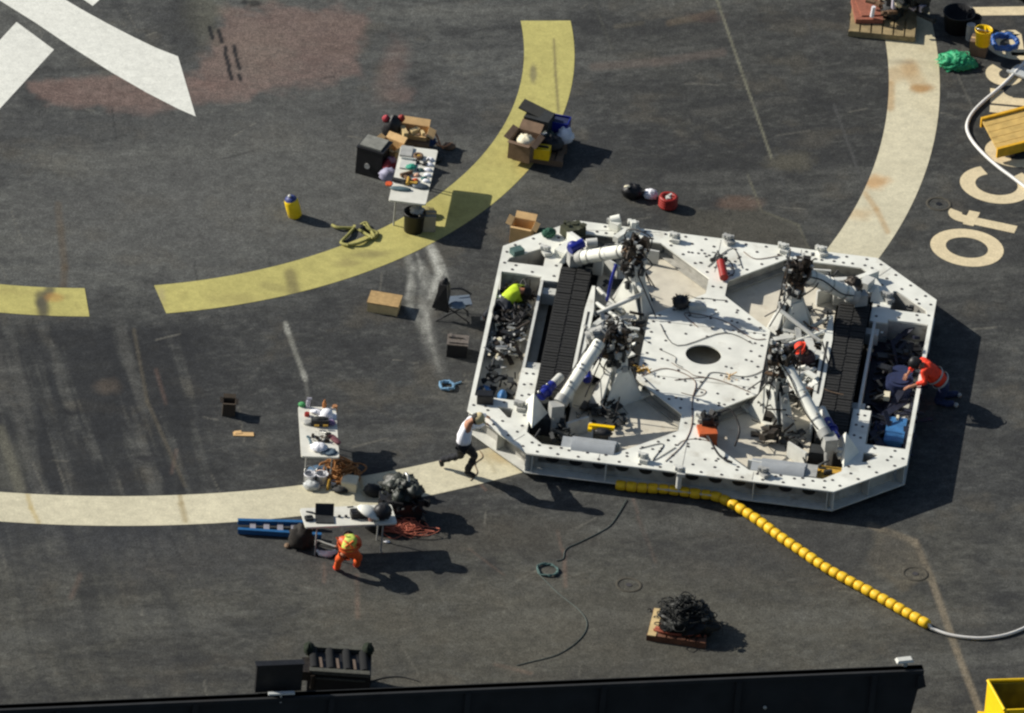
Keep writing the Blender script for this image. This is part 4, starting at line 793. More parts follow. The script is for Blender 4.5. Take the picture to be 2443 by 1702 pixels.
J = dict(hip=z3(1290, 905, .56), chest=z3(1290, 808, .76), neck=z3(1288, 765, .78), head=z3(1280, 748, .68), shl=z3(1215, 785, .72), shr=z3(1380, 785, .72), ell=z3(1200, 840, .45), wrl=z3(1175, 850, .25), elr=z3(1395, 850, .45), wrr=z3(1350, 850, .22),
         hpl=z3(1255, 920, .52), knl=z3(1190, 985, .38), anl=z3(1160, 1090, .07), tol=z3(1140, 1065, .04), hpr=z3(1330, 920, .52), knr=z3(1390, 960, .36), anr=z3(1375, 1060, .07), tor=z3(1350, 1030, .04))
J['face'] = Vector((0, .5, -.85))
person('person in orange trousers and a yellow-green vest bending over in front of the long table', J, ORANGE, mat('orange_trousers', RGB(226, 92, 34), .8, 0, .25, 12), REDOR, None, '', HIVIZ, ORANGE, 1.04)
pw = [o for o in bpy.data.objects if o.get('label', '').startswith('person in orange trousers')][0]; og = Vector(pw.location)
vst = [o for o in pw.children if o.name.startswith('vest')][0]; cl = Vector(_C) - og
for (xa, ya, xb, yb_) in ((1248, 800, 1330, 868), (1338, 800, 1250, 868)):   # tape crossing on the back, laid on the vest
    pts = []
    for k in range(6):
        g_ = z3(xa + (xb - xa) * k / 5, ya + (yb_ - ya) * k / 5, 0) - og; hit, loc, nn, _i = vst.ray_cast(cl, (g_ - cl).normalized())
        if hit: pts.append(loc + nn * .004)
    if len(pts) > 2: b = MB(); b.tube(pts, .022, 6); b.build('reflective_stripe', mat('orange_tape', RGB(222, 110, 50), .6), pw)
z5 = Z(1760, 790, 4.706)
J = dict(hip=z5(800, 330, .66), chest=z5(760, 250, .95), neck=z5(735, 215, 1.03), head=z5(715, 200, 1.06), shl=z5(720, 230, .97), shr=z5(790, 270, .95), ell=z5(690, 280, .8), wrl=z5(660, 320, .68), elr=z5(790, 330, .78), wrr=z5(730, 340, .68),
         hpl=z5(790, 350, .6), knl=z5(740, 390, .62), anl=z5(770, 440, .34), tol=z5(740, 450, .32), hpr=z5(820, 350, .6), knr=z5(800, 420, .6), anr=z5(830, 450, .34), tor=z5(800, 470, .32))
J['face'] = Vector((-.8, -.2, -.5))
person('person with an orange hard hat and dark clothes crouching beside the right track', J, mat('maroon_shirt', RGB(58, 42, 48), .85), CHAR, BLACK, REDOR, 'hard')
zq = Z(1120, 640, 5.0)
J = dict(hip=zq(430, 400, .6), chest=zq(530, 285, .72), neck=zq(615, 270, .72), head=zq(670, 285, .68), shl=zq(540, 235, .72), shr=zq(560, 320, .66), ell=zq(650, 230, .5), wrl=zq(700, 280, .4), elr=zq(600, 400, .45), wrr=zq(640, 470, .35),
         hpl=zq(400, 400, .56), knl=zq(320, 430, .5), anl=zq(170, 590, .12), tol=zq(140, 620, .05), hpr=zq(450, 440, .54), knr=zq(440, 560, .42), anr=zq(400, 730, .26), tor=zq(380, 760, .2))
J['face'] = Vector((.5, 0, -.85))
person('person in a lime green shirt lying over the left bay of the robot', J, LIME, mat('slate_trousers', RGB(52, 55, 62), .85, 0, .3, 12), GREYC, None)
# ================================================================== tables
def table(label, BL, BR, TL, name='folding_table'):
    h = .74; L, Rr, T = [Vector(p) for p in (BL, BR, TL)]; wx = (Rr - L).length; wy = (T - L).length
    if wx > wy: ax = (Rr - L).normalized(); ay = Vector((-ax.y, ax.x, 0)); wy = (T - L).dot(ay)
    else: ay = (T - L).normalized(); ax = Vector((ay.y, -ay.x, 0)); wx = (Rr - L).dot(ax)
    ax.z = ay.z = 0; c = L + ax * wx / 2 + ay * wy / 2; a = math.atan2(ax.y, ax.x)
    t = thing(name, label, 'table', (c.x, c.y, 0), a, 'white folding tables')
    b = MB(); pts = []
    for sx, sy, a0 in ((1, 1, 0), (-1, 1, 90), (-1, -1, 180), (1, -1, 270)):
        for k in range(4): aa = math.radians(a0 + 30 * k); pts.append((sx * (wx / 2 - .05) + .05 * math.cos(aa), sy * (wy / 2 - .05) + .05 * math.sin(aa)))
    b.prism(pts, h - .035, h); b.build('tabletop', TABLEW, t)
    for s_ in (-1, 1):
        for q in (-1, 1):
            b = MB(); lx, ly = (s_ * (wx / 2 - .12), q * (wy / 2 - .25)) if wy > wx else (q * (wx / 2 - .25), s_ * (wy / 2 - .12)); b.cyl((lx, ly, 0), (lx, ly, h - .035), .016, n=8); b.build('leg', GREYC, t)
    def at(fx, fy, z=0): return c + ax * (fx - .5) * wx + ay * (fy - .5) * wy + Vector((0, 0, h + z - c.z))
    return t, at, a
q1 = Z(650, 250, 2.87); T1, at1, a1 = table('white folding table crowded with tools beside the yellow ring', q1(795, 652, .74), q1(1052, 672, .74), q1(880, 280, .74))
q2 = Z(690, 930, 5.925); T2, at2, a2 = table('white folding table standing alone left of the lunging worker', q2(170, 940, .74), q2(705, 935, .74), q2(125, 235, .74))
q3 = Z(540, 1110, 4.415); T3, at3, a3 = table('white folding table with a black case, standing across the white ring behind the blue ladder', q3(835, 655, .74), q3(1800, 612, .74), q3(765, 455, .74))
# ---- generic props
def prop(kind, label, cat, loc, rz, m, fn, group=None):
    b = MB(loc, rz); fn(b); return tag(b.build(kind, m), label, cat, group)
def cardbox(label, loc, d, rz, m=CARD, open_=True, group=None, kind='cardboard_box'):
    t = thing(kind, label, 'box', loc, rz, group); x, y, z = d; th = .012; b = MB()
    if open_:
        b.box((0, 0, th / 2), (x, y, th)); b.box((-x / 2, 0, z / 2), (th, y, z)); b.box((x / 2, 0, z / 2), (th, y, z)); b.box((0, -y / 2, z / 2), (x, th, z)); b.box((0, y / 2, z / 2), (x, th, z))
        b.build('carton', m, t)
        for k, (px, py, w_, L, a) in enumerate(((-x / 2, 0, y, x * .3, 0), (x / 2, 0, y, x * .26, math.pi), (0, -y / 2, x, y * .25, math.pi / 2), (0, y / 2, x, y * .4, -math.pi / 2))):
            f = MB(); d_ = Vector((-math.cos(a), -math.sin(a), 0)); n_ = Vector((-d_.y, d_.x, 0)); p = Vector((px, py, z)); rise = (.35, -.4, .1, .6)[k]
            e = p + d_ * L * .9 + Vector((0, 0, rise * L)); f.add([p - n_ * w_ / 2, p + n_ * w_ / 2, e + n_ * w_ / 2, e - n_ * w_ / 2] + [v + Vector((0, 0, .006)) for v in (p - n_ * w_ / 2, p + n_ * w_ / 2, e + n_ * w_ / 2, e - n_ * w_ / 2)], [(0, 1, 2, 3), (7, 6, 5, 4), (0, 4, 5, 1), (1, 5, 6, 2), (2, 6, 7, 3), (3, 7, 4, 0)]); f.build('flap', m, t)
    else:
        b.box((0, 0, z / 2), d); b.build('carton', m, t); f = MB(); f.box((0, 0, z + .002), (x, .05, .004)); f.build('tape', OCHRE if m is CARD else CARD, t)
    return t
def bucket(label, loc, r, h, m, inner=BLACK, handle=True, n=20, kind='bucket', group=None, rim=None):
    t = thing(kind, label, 'bucket', loc, random.uniform(0, 3), group); b = MB(); b.lathe([(0, .0), (r * .84, 0), (r, h), (r + .012, h), (r + .012, h - .02), (r * .985, h - .025), (r * .96, h - .01), (r * .8, .02), (0, .02)], n=n); b.build('shell', m, t)
    if handle: b = MB(); b.tube([(-r, 0, h - .03), (-r * .8, .1, h + .05), (0, .16, h + .07), (r * .8, .1, h + .05), (r, 0, h - .03)], .008, 5); b.build('handle', STEEL, t)
    return t
def coil(label, loc, r, tr, turns, m, name='coiled_hose', tail=None, seed=1, cat='hose', rot=0, sq=1.0, spread=.25):
    b = MB(loc, rot); rg = random.Random(seed); pts = []; N = turns * 14
    for i in range(N):
        a = 2 * math.pi * i / 14; k = r * (1 + spread * (rg.random() - .5)); pts.append(Vector((k * math.cos(a), sq * k * math.sin(a), tr + rg.random() * tr * turns * .7)))
    if tail: pts += [Vector(b.I @ Vector(p)) for p in tail]
    b.tube(pts, tr, 6); return tag(b.build(name, m), label, cat)
def tangle(label, loc, size, n, r, m, seed, name='tangled_netting', cat='net'):
    b = MB(loc); loops(b, (0, 0, 0), size, n, r, seed); b.blob((0, 0, size[2] * .25), (size[0] * .7, size[1] * .7, size[2] * .6), .25, seed); return tag(b.build(name, m), label, cat)
def heap(kind, label, cat, loc, d, m, seed, amp=.2, rz=0): return prop(kind, label, cat, loc, rz, m, lambda b: b.blob((0, 0, d[2] * .35), d, amp, seed, flat=True))
# ---- table 1 and its surroundings (z1: enlarged survey of that corner)
y1 = Z(840, 270, 6.4); H = .74
def small(kind, label, cat, loc, rz, m, fn): return prop(kind, label, cat, loc, rz, m, fn)
small('paper_towel_box', 'grey lid lying at the far end of the crowded table by the yellow ring', 'lid', y1(830, 600, H), a1, GREYC, lambda b: b.box((0, 0, .02), (.24, .36, .04)))
small('white_tray', 'white tray holding a teal sponge on the crowded table', 'tray', y1(850, 800, H), a1, WHITE2, lambda b: (b.box((0, 0, .02), (.3, .32, .03)), b.box((0, .16, .04), (.3, .02, .08))))
small('teal_sponge', 'teal rag in the white tray on the crowded table', 'rag', y1(900, 840, H + .035), .3, mat('teal', RGB(50, 150, 125), .7), lambda b: b.blob((0, 0, .03), (.2, .16, .08), .3, 4))
small('tape_roll', 'brown tape roll with a yellow core on the crowded table', 'tape', y1(1010, 680, H), 0, BROWN, lambda b: b.lathe([(.05, 0), (.1, 0), (.1, .06), (.05, .06), (.05, 0)], n=20))
small('tape_core', 'bright yellow roll lying inside the brown tape roll', 'roll', y1(1012, 690, H), 0, OCHRE, lambda b: b.cyl((0, 0, 0), (0, 0, .07), .03))
for i, (x, y) in enumerate(((1190, 720), (1180, 800), (1160, 880), (1150, 960), (1130, 1050))):
    small('parts_bag', 'clear white parts bag in the row along the right edge of the crowded table', 'bag', y1(x, y, H), a1, SHIRTW, lambda b: b.blob((0, 0, .02), (.15, .1, .07), .2, i + 20))['group'] = 'parts bags along the crowded table'
for i, (x, y, m, l) in enumerate(((1040, 880, TEAL, 'pale green coil of cord in the middle of the crowded table'), (980, 960, mat('peach', RGB(225, 180, 150), .7), 'peach coloured packet above its twin near the right edge of the crowded table'), (960, 1040, ORANGE, 'orange packet near the front of the crowded table'), (1100, 1010, mat('dkteal', RGB(40, 96, 92), .6), 'small dark teal jar near the right edge of the crowded table'))):
    small('small_packet', l, 'packet', y1(x, y, H), .3 * i, m, lambda b: b.blob((0, 0, .02), (.14, .1, .06), .2, i + 30))
small('cordless_drill', 'brown cordless drill lying in the middle of the crowded table', 'drill', y1(820, 960, H), .6, BROWN, lambda b: (b.cyl((-.12, 0, .05), (.14, 0, .05), .04), b.box((-.06, -.1, .04), (.06, .16, .05)), b.box((-.06, -.2, .04), (.1, .07, .07))))
small('cordless_drill', 'ochre cordless drill standing near the front of the crowded table', 'drill', y1(850, 1070, H), 1.5, OCHRE, lambda b: (b.cyl((-.12, 0, .05), (.12, 0, .05), .035), b.box((-.04, -.08, .04), (.05, .14, .05)), b.box((-.04, -.16, .04), (.09, .06, .06))))
small('grinder', 'dark grinder with an orange disc at the left edge of the crowded table', 'grinder', y1(690, 1060, H), -.3, CHAR, lambda b: (b.cyl((-.1, 0, .05), (.15, .02, .05), .045), b.cyl((.15, .02, .03), (.15, .02, .06), .07)))
small('grinder_disc', 'orange disc beside the dark grinder on the crowded table', 'disc', y1(560, 1090, H - .02), 0, ORANGE, lambda b: b.cyl((0, 0, 0), (0, 0, .03), .07, n=20))
small('grey_tray', 'blue-grey flat tray at the front of the crowded table', 'tray', y1(740, 1170, H), a1 + .05, mat('bluegrey', RGB(92, 112, 116), .5), lambda b: b.blob((0, 0, .02), (.42, .14, .08), .1, 2))
small('dark_tray', 'dark slate tray near the right front corner of the crowded table', 'tray', y1(1040, 1130, H), a1 - .1, mat('slate', RGB(70, 78, 86), .5), lambda b: b.blob((0, 0, .02), (.36, .2, .08), .15, 3))
small('dark_pliers', 'dark tools bundled at the far right of the crowded table', 'tool', y1(1060, 760, H), .4, CHAR, lambda b: greeble('x', (0, 0, .03), (.34, .2, .08), 10, 0, 0, 3, 'bc', .4, b))
t = thing('equipment_case', 'tall black equipment case with a pale grey top at the left of the crowded table', 'case', y1(300, 900, 0), -.35)
b = MB(); b.box((0, .05, .3), (.55, .5, .6)); b.box((0, .05, .61), (.57, .52, .03)); b.build('shell', BLACK, t); b = MB(); b.box((-.02, .06, .64), (.46, .42, .04)); b.build('lid', mat('dusty_grey', RGB(128, 128, 120), .7, 0, .3, 10), t); b = MB(); b.cyl((-.03, -.215, .24), (-.03, -.2, .24), .06, n=16); b.build('badge', GREYC, t)
cardbox('open tan cardboard box wedged between the black case and the crowded table', y1(560, 800, 0), (.42, .34, .5), -.5, CARD)
t = thing('red_stool', 'dark red bag with a pale top between the black case and the crowded table', 'bag', y1(560, 1000, 0), .2); b = MB(); b.blob((0, 0, .22), (.34, .34, .5), .15, 6); b.build('bag_body', mat('dkred', RGB(120, 36, 44), .8), t); b = MB(); b.blob((.02, 0, .44), (.2, .2, .1), .2, 7); b.build('bag_top', mat('mauve', RGB(150, 118, 130), .8), t)
heap('plastic_sack', 'lilac grey plastic sack under the left edge of the crowded table', 'sack', y1(560, 1020, .2), (.4, .3, .3), mat('lilac', RGB(150, 148, 170), .6), 8)
t = thing('backpack', 'black backpack with red straps standing behind the crowded table', 'bag', y1(600, 520, 0), .2); b = MB(); b.blob((0, 0, .34), (.42, .34, .8), .12, 9); b.build('pack', BLACK, t)
for sx in (-.12, .12):
    b = MB(); b.blob((sx * 1.3, .02, .66), (.14, .12, .16), .2, 10); b.build('strap', RED if sx > 0 else mat('pinkred', RGB(176, 60, 70), .7), t)
cardbox('open tan carton full of wood behind the crowded table', y1(900, 520, 0), (.62, .36, .42), -.12, CARD)
cardbox('shallow brown carton on the deck at the far side of the crowded table', y1(900, 560, .0), (.72, .4, .3), -.12, CARDD, False)
small('wood_offcuts', 'pale wood offcuts sticking out of the tan carton', 'wood', y1(880, 330, .42), .2, WOOD, lambda b: (b.box((-.12, 0, .05), (.09, .3, .16), .1), b.box((.1, .05, .05), (.2, .1, .1), .5), b.box((.25, -.02, .02), (.06, .12, .12), .2)))
heap('blue_jacket', 'dark blue cloth bundle on the deck right of the tan carton', 'cloth', y1(1150, 480, .1), (.34, .26, .2), mat('denim', RGB(46, 66, 110), .8), 14)
b = MB(); b.tube([y1(1230, 260, .35), y1(1300, 360, .3), y1(1340, 470, .2), y1(1390, 540, .1)], .022, 6, True); b.tube([y1(1330, 440, .2), y1(1290, 480, .25), y1(1400, 510, .15), y1(1500, 470, .15)], .02, 6, True); tag(b.build('bent_brown_bar', mat('peachbrown', RGB(176, 128, 96), .7)), 'bent brown strap arching up right of the wood carton', 'strap')
heap('brown_glove', 'brown work glove at the right end of the bent strap', 'glove', y1(1480, 540, .0), (.24, .2, .14), CARDD, 15)
heap('dark_cloth', 'dark grey cloth lying on the deck beyond the crowded table', 'cloth', y1(1200, 700, .0), (.5, .34, .14), CHAR, 16)
t = thing('waste_bin', 'black round waste bin standing just in front of the crowded table', 'bin', q1(965, 860, 0), .1); b = MB(); b.lathe([(0, 0), (.19, 0), (.21, .44), (.23, .44), (.23, .40), (.2, .40), (.18, .04), (0, .04)], n=22); b.build('shell', BLACK, t); b = MB(); b.blob((.04, .03, .46), (.26, .24, .16), .35, 3); b.build('rubbish', GREYC, t)
cardbox('small grey-tan box behind the black waste bin', q1(1060, 850, 0), (.3, .26, .36), .1, mat('greytan', RGB(150, 144, 126), .8), False, kind='grey_box')
heap('khaki_bag', 'khaki bag on the deck behind the waste bin on the yellow ring', 'bag', q1(1060, 760, 0), (.36, .28, .2), mat('khaki', RGB(140, 130, 84), .8), 17)
t = thing('air_tank', 'yellow gas cylinder with a blue cap standing alone left of the crowded table', 'cylinder', q1(158, 765, 0), .3)
b = MB(); R3 = Matrix.Rotation(-.30, 3, 'Y'); b.lathe([(0, 0), (.11, 0), (.14, .04), (.145, .22), (.14, .38), (.125, .43), (.09, .46)], n=22, R=R3); b.build('tank', YEL, t); b = MB(); b.lathe([(.126, .425), (.11, .46), (.08, .49), (.05, .505), (0, .51)], n=18, R=R3); b.build('cap', mat('capblue', RGB(56, 66, 120), .5), t); b = MB(); b.blob((-.16, -.02, .5), (.07, .07, .07), .1); b.build('valve', WHITE2, t)
b = MB(); hz = Z(650, 250, 2.87)
for p in ([(410, 825), (450, 842), (560, 845), (640, 835)], [(555, 850), (520, 890), (470, 945), (520, 962)], [(520, 962), (600, 945), (690, 905), (715, 890)], [(600, 830), (640, 810), (665, 850), (700, 900)], [(560, 830), (600, 860), (630, 880), (690, 915)], [(620, 815), (650, 850), (720, 880), (690, 915)]):
    b.tube([hz(x, y, .03 + .03 * (i % 2)) for i, (x, y) in enumerate(p)], .035, 5, True)
tag(b.build('lifting_strap', mat('strap', RGB(150, 146, 84), .8, 0, .35, 18)), 'tangled yellow-green lifting strap lying on the yellow ring', 'strap')
heap('strap_buckle', 'dark buckle bundle on the yellow-green strap', 'buckle', hz(600, 850, .04), (.2, .16, .1), CHAR, 21)
# ---- pallet with bins on the yellow ring
yb = Z(1180, 250, 9.41)
def pallet(label, loc, w_, d_, rz, m=WOOD, group=None):
    t = thing('pallet', label, 'pallet', loc, rz, group)
    for k in range(6): b = MB(); b.box((-w_ / 2 + (k + .5) * w_ / 6, 0, .125), (w_ / 6 - .03, d_, .022)); b.build('board', m, t)
    for k in (-1, 0, 1): b = MB(); b.box((0, k * (d_ / 2 - .05), .057), (w_, .09, .113)); b.build('runner', m, t)
    return t
pallet('weathered pallet under the bins and cartons on the yellow ring', yb(1060, 1010, 0), 1.0, 1.1, -.12, CARDD)
cardbox('open brown carton on the left of the pallet on the yellow ring', yb(640, 1130, .14), (.46, .5, .42), -.35, CARDD)
t = thing('black_crate', 'tall black crate with angled lid at the back of the pallet on the yellow ring', 'crate', yb(960, 760, .14), -.3); b = MB(); b.box((0, 0, .28), (.52, .4, .56)); b.build('shell', CHAR, t); b = MB(); b.box((-.1, .08, .58), (.66, .36, .03), Matrix.Rotation(.25, 3, 'Y')); b.build('lid', mat('lidgrey', RGB(66, 64, 58), .8), t)
t = thing('blue_crate', 'deep blue crate at the back right of the pallet on the yellow ring', 'crate', yb(1430, 720, .14), -.2); b = MB(); b.box((0, 0, .02), (.38, .3, .04)); [b.box((sx * .19, 0, .22), (.02, .3, .4)) for sx in (-1, 1)]; [b.box((0, sy * .15, .22), (.38, .02, .4)) for sy in (-1, 1)]; b.build('shell', BLUE, t); b = MB(); b.box((0, 0, .36), (.34, .26, .04)); b.build('contents', BLUED, t)
t = thing('white_sack', 'white plastic sack tied at the right of the pallet on the yellow ring', 'sack', yb(1560, 860, .14), 0); b = MB(); b.blob((0, 0, .17), (.34, .3, .34), .25, 31); b.blob((-.12, -.1, .1), (.2, .18, .2), .3, 32); b.build('sack_body', SHIRTW, t)
bucket('white pail with a bright rim in the middle of the pallet on the yellow ring', yb(1050, 860, .2), .09, .28, SHIRTW)
t = thing('yellow_toolbox', 'bright yellow toolbox at the front of the pallet on the yellow ring', 'toolbox', yb(1000, 1180, .14), -.12); b = MB(); b.box((0, 0, .13), (.42, .22, .24)); b.build('shell', YELD, t); b = MB(); b.box((.02, 0, .26), (.3, .05, .03)); b.build('handle', BLACK, t)
heap('grey_blanket', 'cream and grey blanket bundled in the left carton on the pallet', 'blanket', yb(680, 900, .4), (.36, .36, .24), CREAM, 33)
heap('black_bag', 'black rubbish bag slumped at the right front of the pallet on the yellow ring', 'bag', yb(1250, 1010, .14), (.5, .4, .36), BLACK, 34)
heap('dark_green_bag', 'dark green bag behind the yellow toolbox', 'bag', yb(1180, 850, .2), (.34, .3, .34), mat('bottle_green', RGB(38, 52, 46), .6), 35)
heap('clear_bottle_bag', 'clear bag with pale scraps at the left front of the pallet', 'bag', yb(700, 1190, .14), (.24, .18, .14), GREYC, 36)
# ---- bag, white and red things near the top centre
zc = Z(1440, 400, 8.83)
heap('duffel_bag', 'black duffel bag left of the red reel on the bare deck', 'bag', zc(600, 620, 0), (.44, .34, .36), BLACK, 41)
small('pale_flap', 'pale patch of cloth on the black duffel bag', 'cloth', zc(500, 400, .3), .5, CREAM, lambda b: b.blob((0, 0, 0), (.13, .08, .04), .2, 9))
heap('white_packet', 'crumpled white plastic packet between the duffel bag and the red reel', 'packet', zc(980, 640, 0), (.3, .24, .22), SHIRTW, 42, .3)
t = thing('cable_reel', 'red cable reel with a pale hub on the bare deck above the robot', 'reel', zc(1350, 830, 0), .2)
b = MB(); [b.tube([(.15 * math.cos(a * 1.05), .15 * math.sin(a * 1.05), .05 + k * .055) for a in range(6)], .045, 7, closed=True) for k in range(4)]; b.build('coil', RED, t); b = MB(); b.cyl((0, 0, .05), (0, 0, .24), .06); b.box((.03, .02, .27), (.1, .04, .03), .8); b.build('hub', WHITE2, t)
# ---- boxes left of the robot
cardbox('open tan cardboard carton standing behind the far left corner of the robot', W(1170, 540, 0), (.42, .34, .40), -.2, CARD)
heap('teal_rag', 'dark teal rag beside the open tan carton near the robot', 'rag', W(1216, 540, .0), (.3, .2, .34), mat('dkteal2', RGB(44, 84, 76), .8), 43)
zl = Z(860, 640, 5)
t = thing('wooden_crate', 'closed plywood crate on the deck below the yellow ring', 'crate', zl(280, 480, 0), -.14)
b = MB(); b.box((0, 0, .1), (.6, .42, .2)); b.build('shell', WOOD, t); b = MB(); b.box((0, 0, .213), (.63, .45, .022)); b.build('lid', mat('ply', RGB(176, 146, 98), .75, 0, .25, 9), t)
t = thing('metal_toolbox', 'dark metal toolbox with a worn top left of the robot', 'toolbox', zl(1150, 1010, 0), 0)
b = MB(); b.box((0, 0, .14), (.4, .36, .28)); b.build('shell', BLACK, t); b = MB(); b.box((0, 0, .29), (.42, .38, .02)); b.cyl((-.1, .06, .32), (.1, .06, .32), .02, n=8); b.box((0, -.12, .315), (.34, .04, .03)); b.box((-.15, .1, .32), (.06, .12, .04)); b.build('lid', mat('worn', RGB(112, 104, 96), .5, 0, .6, 30), t)
coil('small coil of light blue rope left of the robot', zl(1030, 1420, 0), .14, .022, 3, mat('rope_blue', RGB(110, 150, 180), .7, 0, .3, 20), 'rope_coil', cat='rope', tail=[zl(1120, 1390, .02), zl(1200, 1360, .02)])
t = thing('camp_chair', 'black folding camp chair with a grey-blue seat facing the robot', 'chair', zl(1010, 570, 0), .1)
b = MB(); b.hull8([zl(850, 470, .25) - t.location, zl(1040, 540, .2) - t.location, zl(1060, 520, .2) - t.location, zl(880, 450, .25) - t.location], [zl(950, 200, .82) - t.location, zl(1030, 215, .85) - t.location, zl(1040, 205, .85) - t.location, zl(965, 190, .82) - t.location])
bb = b.build('backrest', BLACK, t); bb.rotation_euler = (0, 0, -.1)
b = MB(); b.hull8([Vector((.05, -.16, .30)), Vector((.5, -.12, .34)), Vector((.46, .22, .34)), Vector((.05, .2, .30))], [Vector((.05, -.16, .33)), Vector((.5, -.12, .37)), Vector((.46, .22, .37)), Vector((.05, .2, .33))]); b.build('seat', mat('seatblue', RGB(92, 104, 118), .7), t)
for k, (x0, y0, x1, y1_) in enumerate(((-.2, -.2, .45, -.12), (.45, -.2, -.1, -.1), (-.2, .2, .45, .24), (.45, .2, -.1, .22))):
    b = MB(); b.cyl((x0, y0, 0), (x1, y1_, .36), .014, n=7); b.build('leg', BLACK, t)
b = MB(); b.tube([(.05, .2, .5), (.3, .22, .5), (.5, .22, .38)], .02, 6); b.build('armrest', BLACK, t)
heap('dark_jacket', 'black jacket hanging over the back of the camp chair', 'jacket', zl(985, 420, .35), (.26, .16, .7), BLACK, 46, .12)
heap('blue_grey_bag', 'blue-grey bag with a pale edge on the camp chair seat', 'bag', zl(1160, 470, .34), (.3, .2, .14), mat('bgbag', RGB(88, 106, 126), .7), 47)
zk = Z(500, 900, 3.2)
cardbox('small dark open box alone on the deck left of the lone table', zk(145, 280, 0), (.24, .2, .3), .05, mat('dk_box', RGB(72, 62, 50), .8), True, kind='dark_box')
small('cardboard_sheet', 'flat piece of tan cardboard lying near the small dark box', 'cardboard', zk(258, 440, 0), .12, CARD, lambda b: (b.box((0, 0, .012), (.4, .13, .012)), b.box((-.1, .05, .022), (.14, .1, .008), .2)))
# ---- items on the lone table
def on2(kind, label, cat, x, y, m, fn, rz=0): return prop(kind, label, cat, q2(x, y, .74), a2 + rz, m, fn)
on2('green_pouch', 'green packet at the far left corner of the lone table', 'packet', 180, 235, mat('grn', RGB(70, 150, 90), .7), lambda b: b.blob((0, 0, .04), (.14, .12, .1), .2, 1))
on2('spray_bottle', 'grey spray bottle at the far edge of the lone table', 'bottle', 262, 250, mat('lg', RGB(170, 168, 178), .5), lambda b: (b.cyl((0, 0, 0), (0, 0, .16), .04), b.cyl((0, 0, .16), (0, 0, .2), .015), b.box((.02, 0, .2), (.09, .03, .04))))
on2('red_cup', 'dark red tin near the far left of the lone table', 'tin', 250, 370, RED, lambda b: b.cyl((0, 0, 0), (0, 0, .07), .05))
on2('orange_glue_bottle', 'brown cone-topped bottle at the far edge of the lone table', 'bottle', 495, 250, mat('brn_or', RGB(170, 110, 60), .6), lambda b: (b.cyl((0, 0, 0), (0, 0, .1), .04), b.cyl((0, 0, .1), (0, 0, .18), .04, .01)))
on2('white_hard_hat', 'white hard hat on the far right of the lone table', 'hard hat', 530, 370, SHIRTW, lambda b: (b.lathe([(.16, 0), (.13, .012), (.125, .05), (.1, .11), (.05, .145), (0, .15)], n=20), b.box((.14, 0, .006), (.1, .16, .012))))
on2('white_rag', 'crumpled white paper left of the hard hat on the lone table', 'paper', 380, 330, SHIRTW, lambda b: b.blob((0, 0, .03), (.22, .14, .07), .3, 5))
on2('grey_tin', 'grey round tin left of the dark tool heap on the lone table', 'tin', 260, 480, GREYC, lambda b: b.lathe([(0, .04), (.06, .04), (.075, .0), (.085, 0), (.085, .05), (.06, .06), (0, .055)], n=18))
on2('tool_bag', 'charcoal tool bag with yellow trim in the middle of the lone table', 'bag', 430, 500, CHAR, lambda b: (b.box((0, 0, .07), (.34, .14, .14)), b.blob((0, .02, .13), (.3, .14, .08), .2, 6)))
for k, x in enumerate((385, 510)): on2('yellow_grip', ('left', 'right')[k] + ' one of two yellow grips on the charcoal tool bag', 'grip', x, 560, OCHRE, lambda b: b.cyl((-.045, 0, .08), (.045, 0, .08), .022))
on2('purple_cloth', 'purple and pink cloth at the right edge of the lone table', 'cloth', 590, 490, mat('purp', RGB(140, 116, 150), .8), lambda b: b.blob((0, 0, .04), (.18, .14, .1), .3, 7))
on2('black_tools', 'black and silver hand tools heaped in the middle of the lone table', 'tools', 450, 680, DARKM, lambda b: greeble('x', (0, 0, .05), (.34, .3, .1), 24, 0, 0, 71, 'bc', .35, b))
on2('silver_tools', 'silver sockets lying on the black tools of the lone table', 'sockets', 460, 680, STEEL, lambda b: greeble('x', (0, 0, .1), (.28, .24, .04), 8, 0, 0, 72, 'c', .3, b))
on2('maroon_tool_roll', 'maroon strip lying along the right edge of the lone table', 'tool roll', 640, 720, mat('maroon', RGB(110, 66, 72), .8), lambda b: b.blob((0, 0, .03), (.14, .4, .06), .2, 8), .5)
on2('white_bag', 'white plastic bag at the front of the lone table', 'bag', 420, 850, SHIRTW, lambda b: b.blob((0, 0, .06), (.32, .28, .14), .25, 9))
on2('grey_cloth', 'slate grey cloth at the front right of the lone table', 'cloth', 560, 890, mat('slg', RGB(96, 112, 124), .8), lambda b: b.blob((0, 0, .02), (.28, .22, .05), .3, 10), .3)
on2('small_wrench', 'small blue-grey wrench at the left middle of the lone table', 'wrench', 285, 720, mat('slg2', RGB(110, 130, 138), .5), lambda b: (b.box((0, 0, .01), (.03, .24, .02)), b.cyl((0, .12, 0), (0, .12, .02), .035), b.cyl((0, -.12, 0), (0, -.12, .02), .03)), .2)
on2('small_jar', 'small tan jar standing on the deck behind the lone table', 'jar', 645, 250, mat('tanj', RGB(170, 120, 80), .6), lambda b: b.cyl((0, 0, -.1), (0, 0, .04), .05))
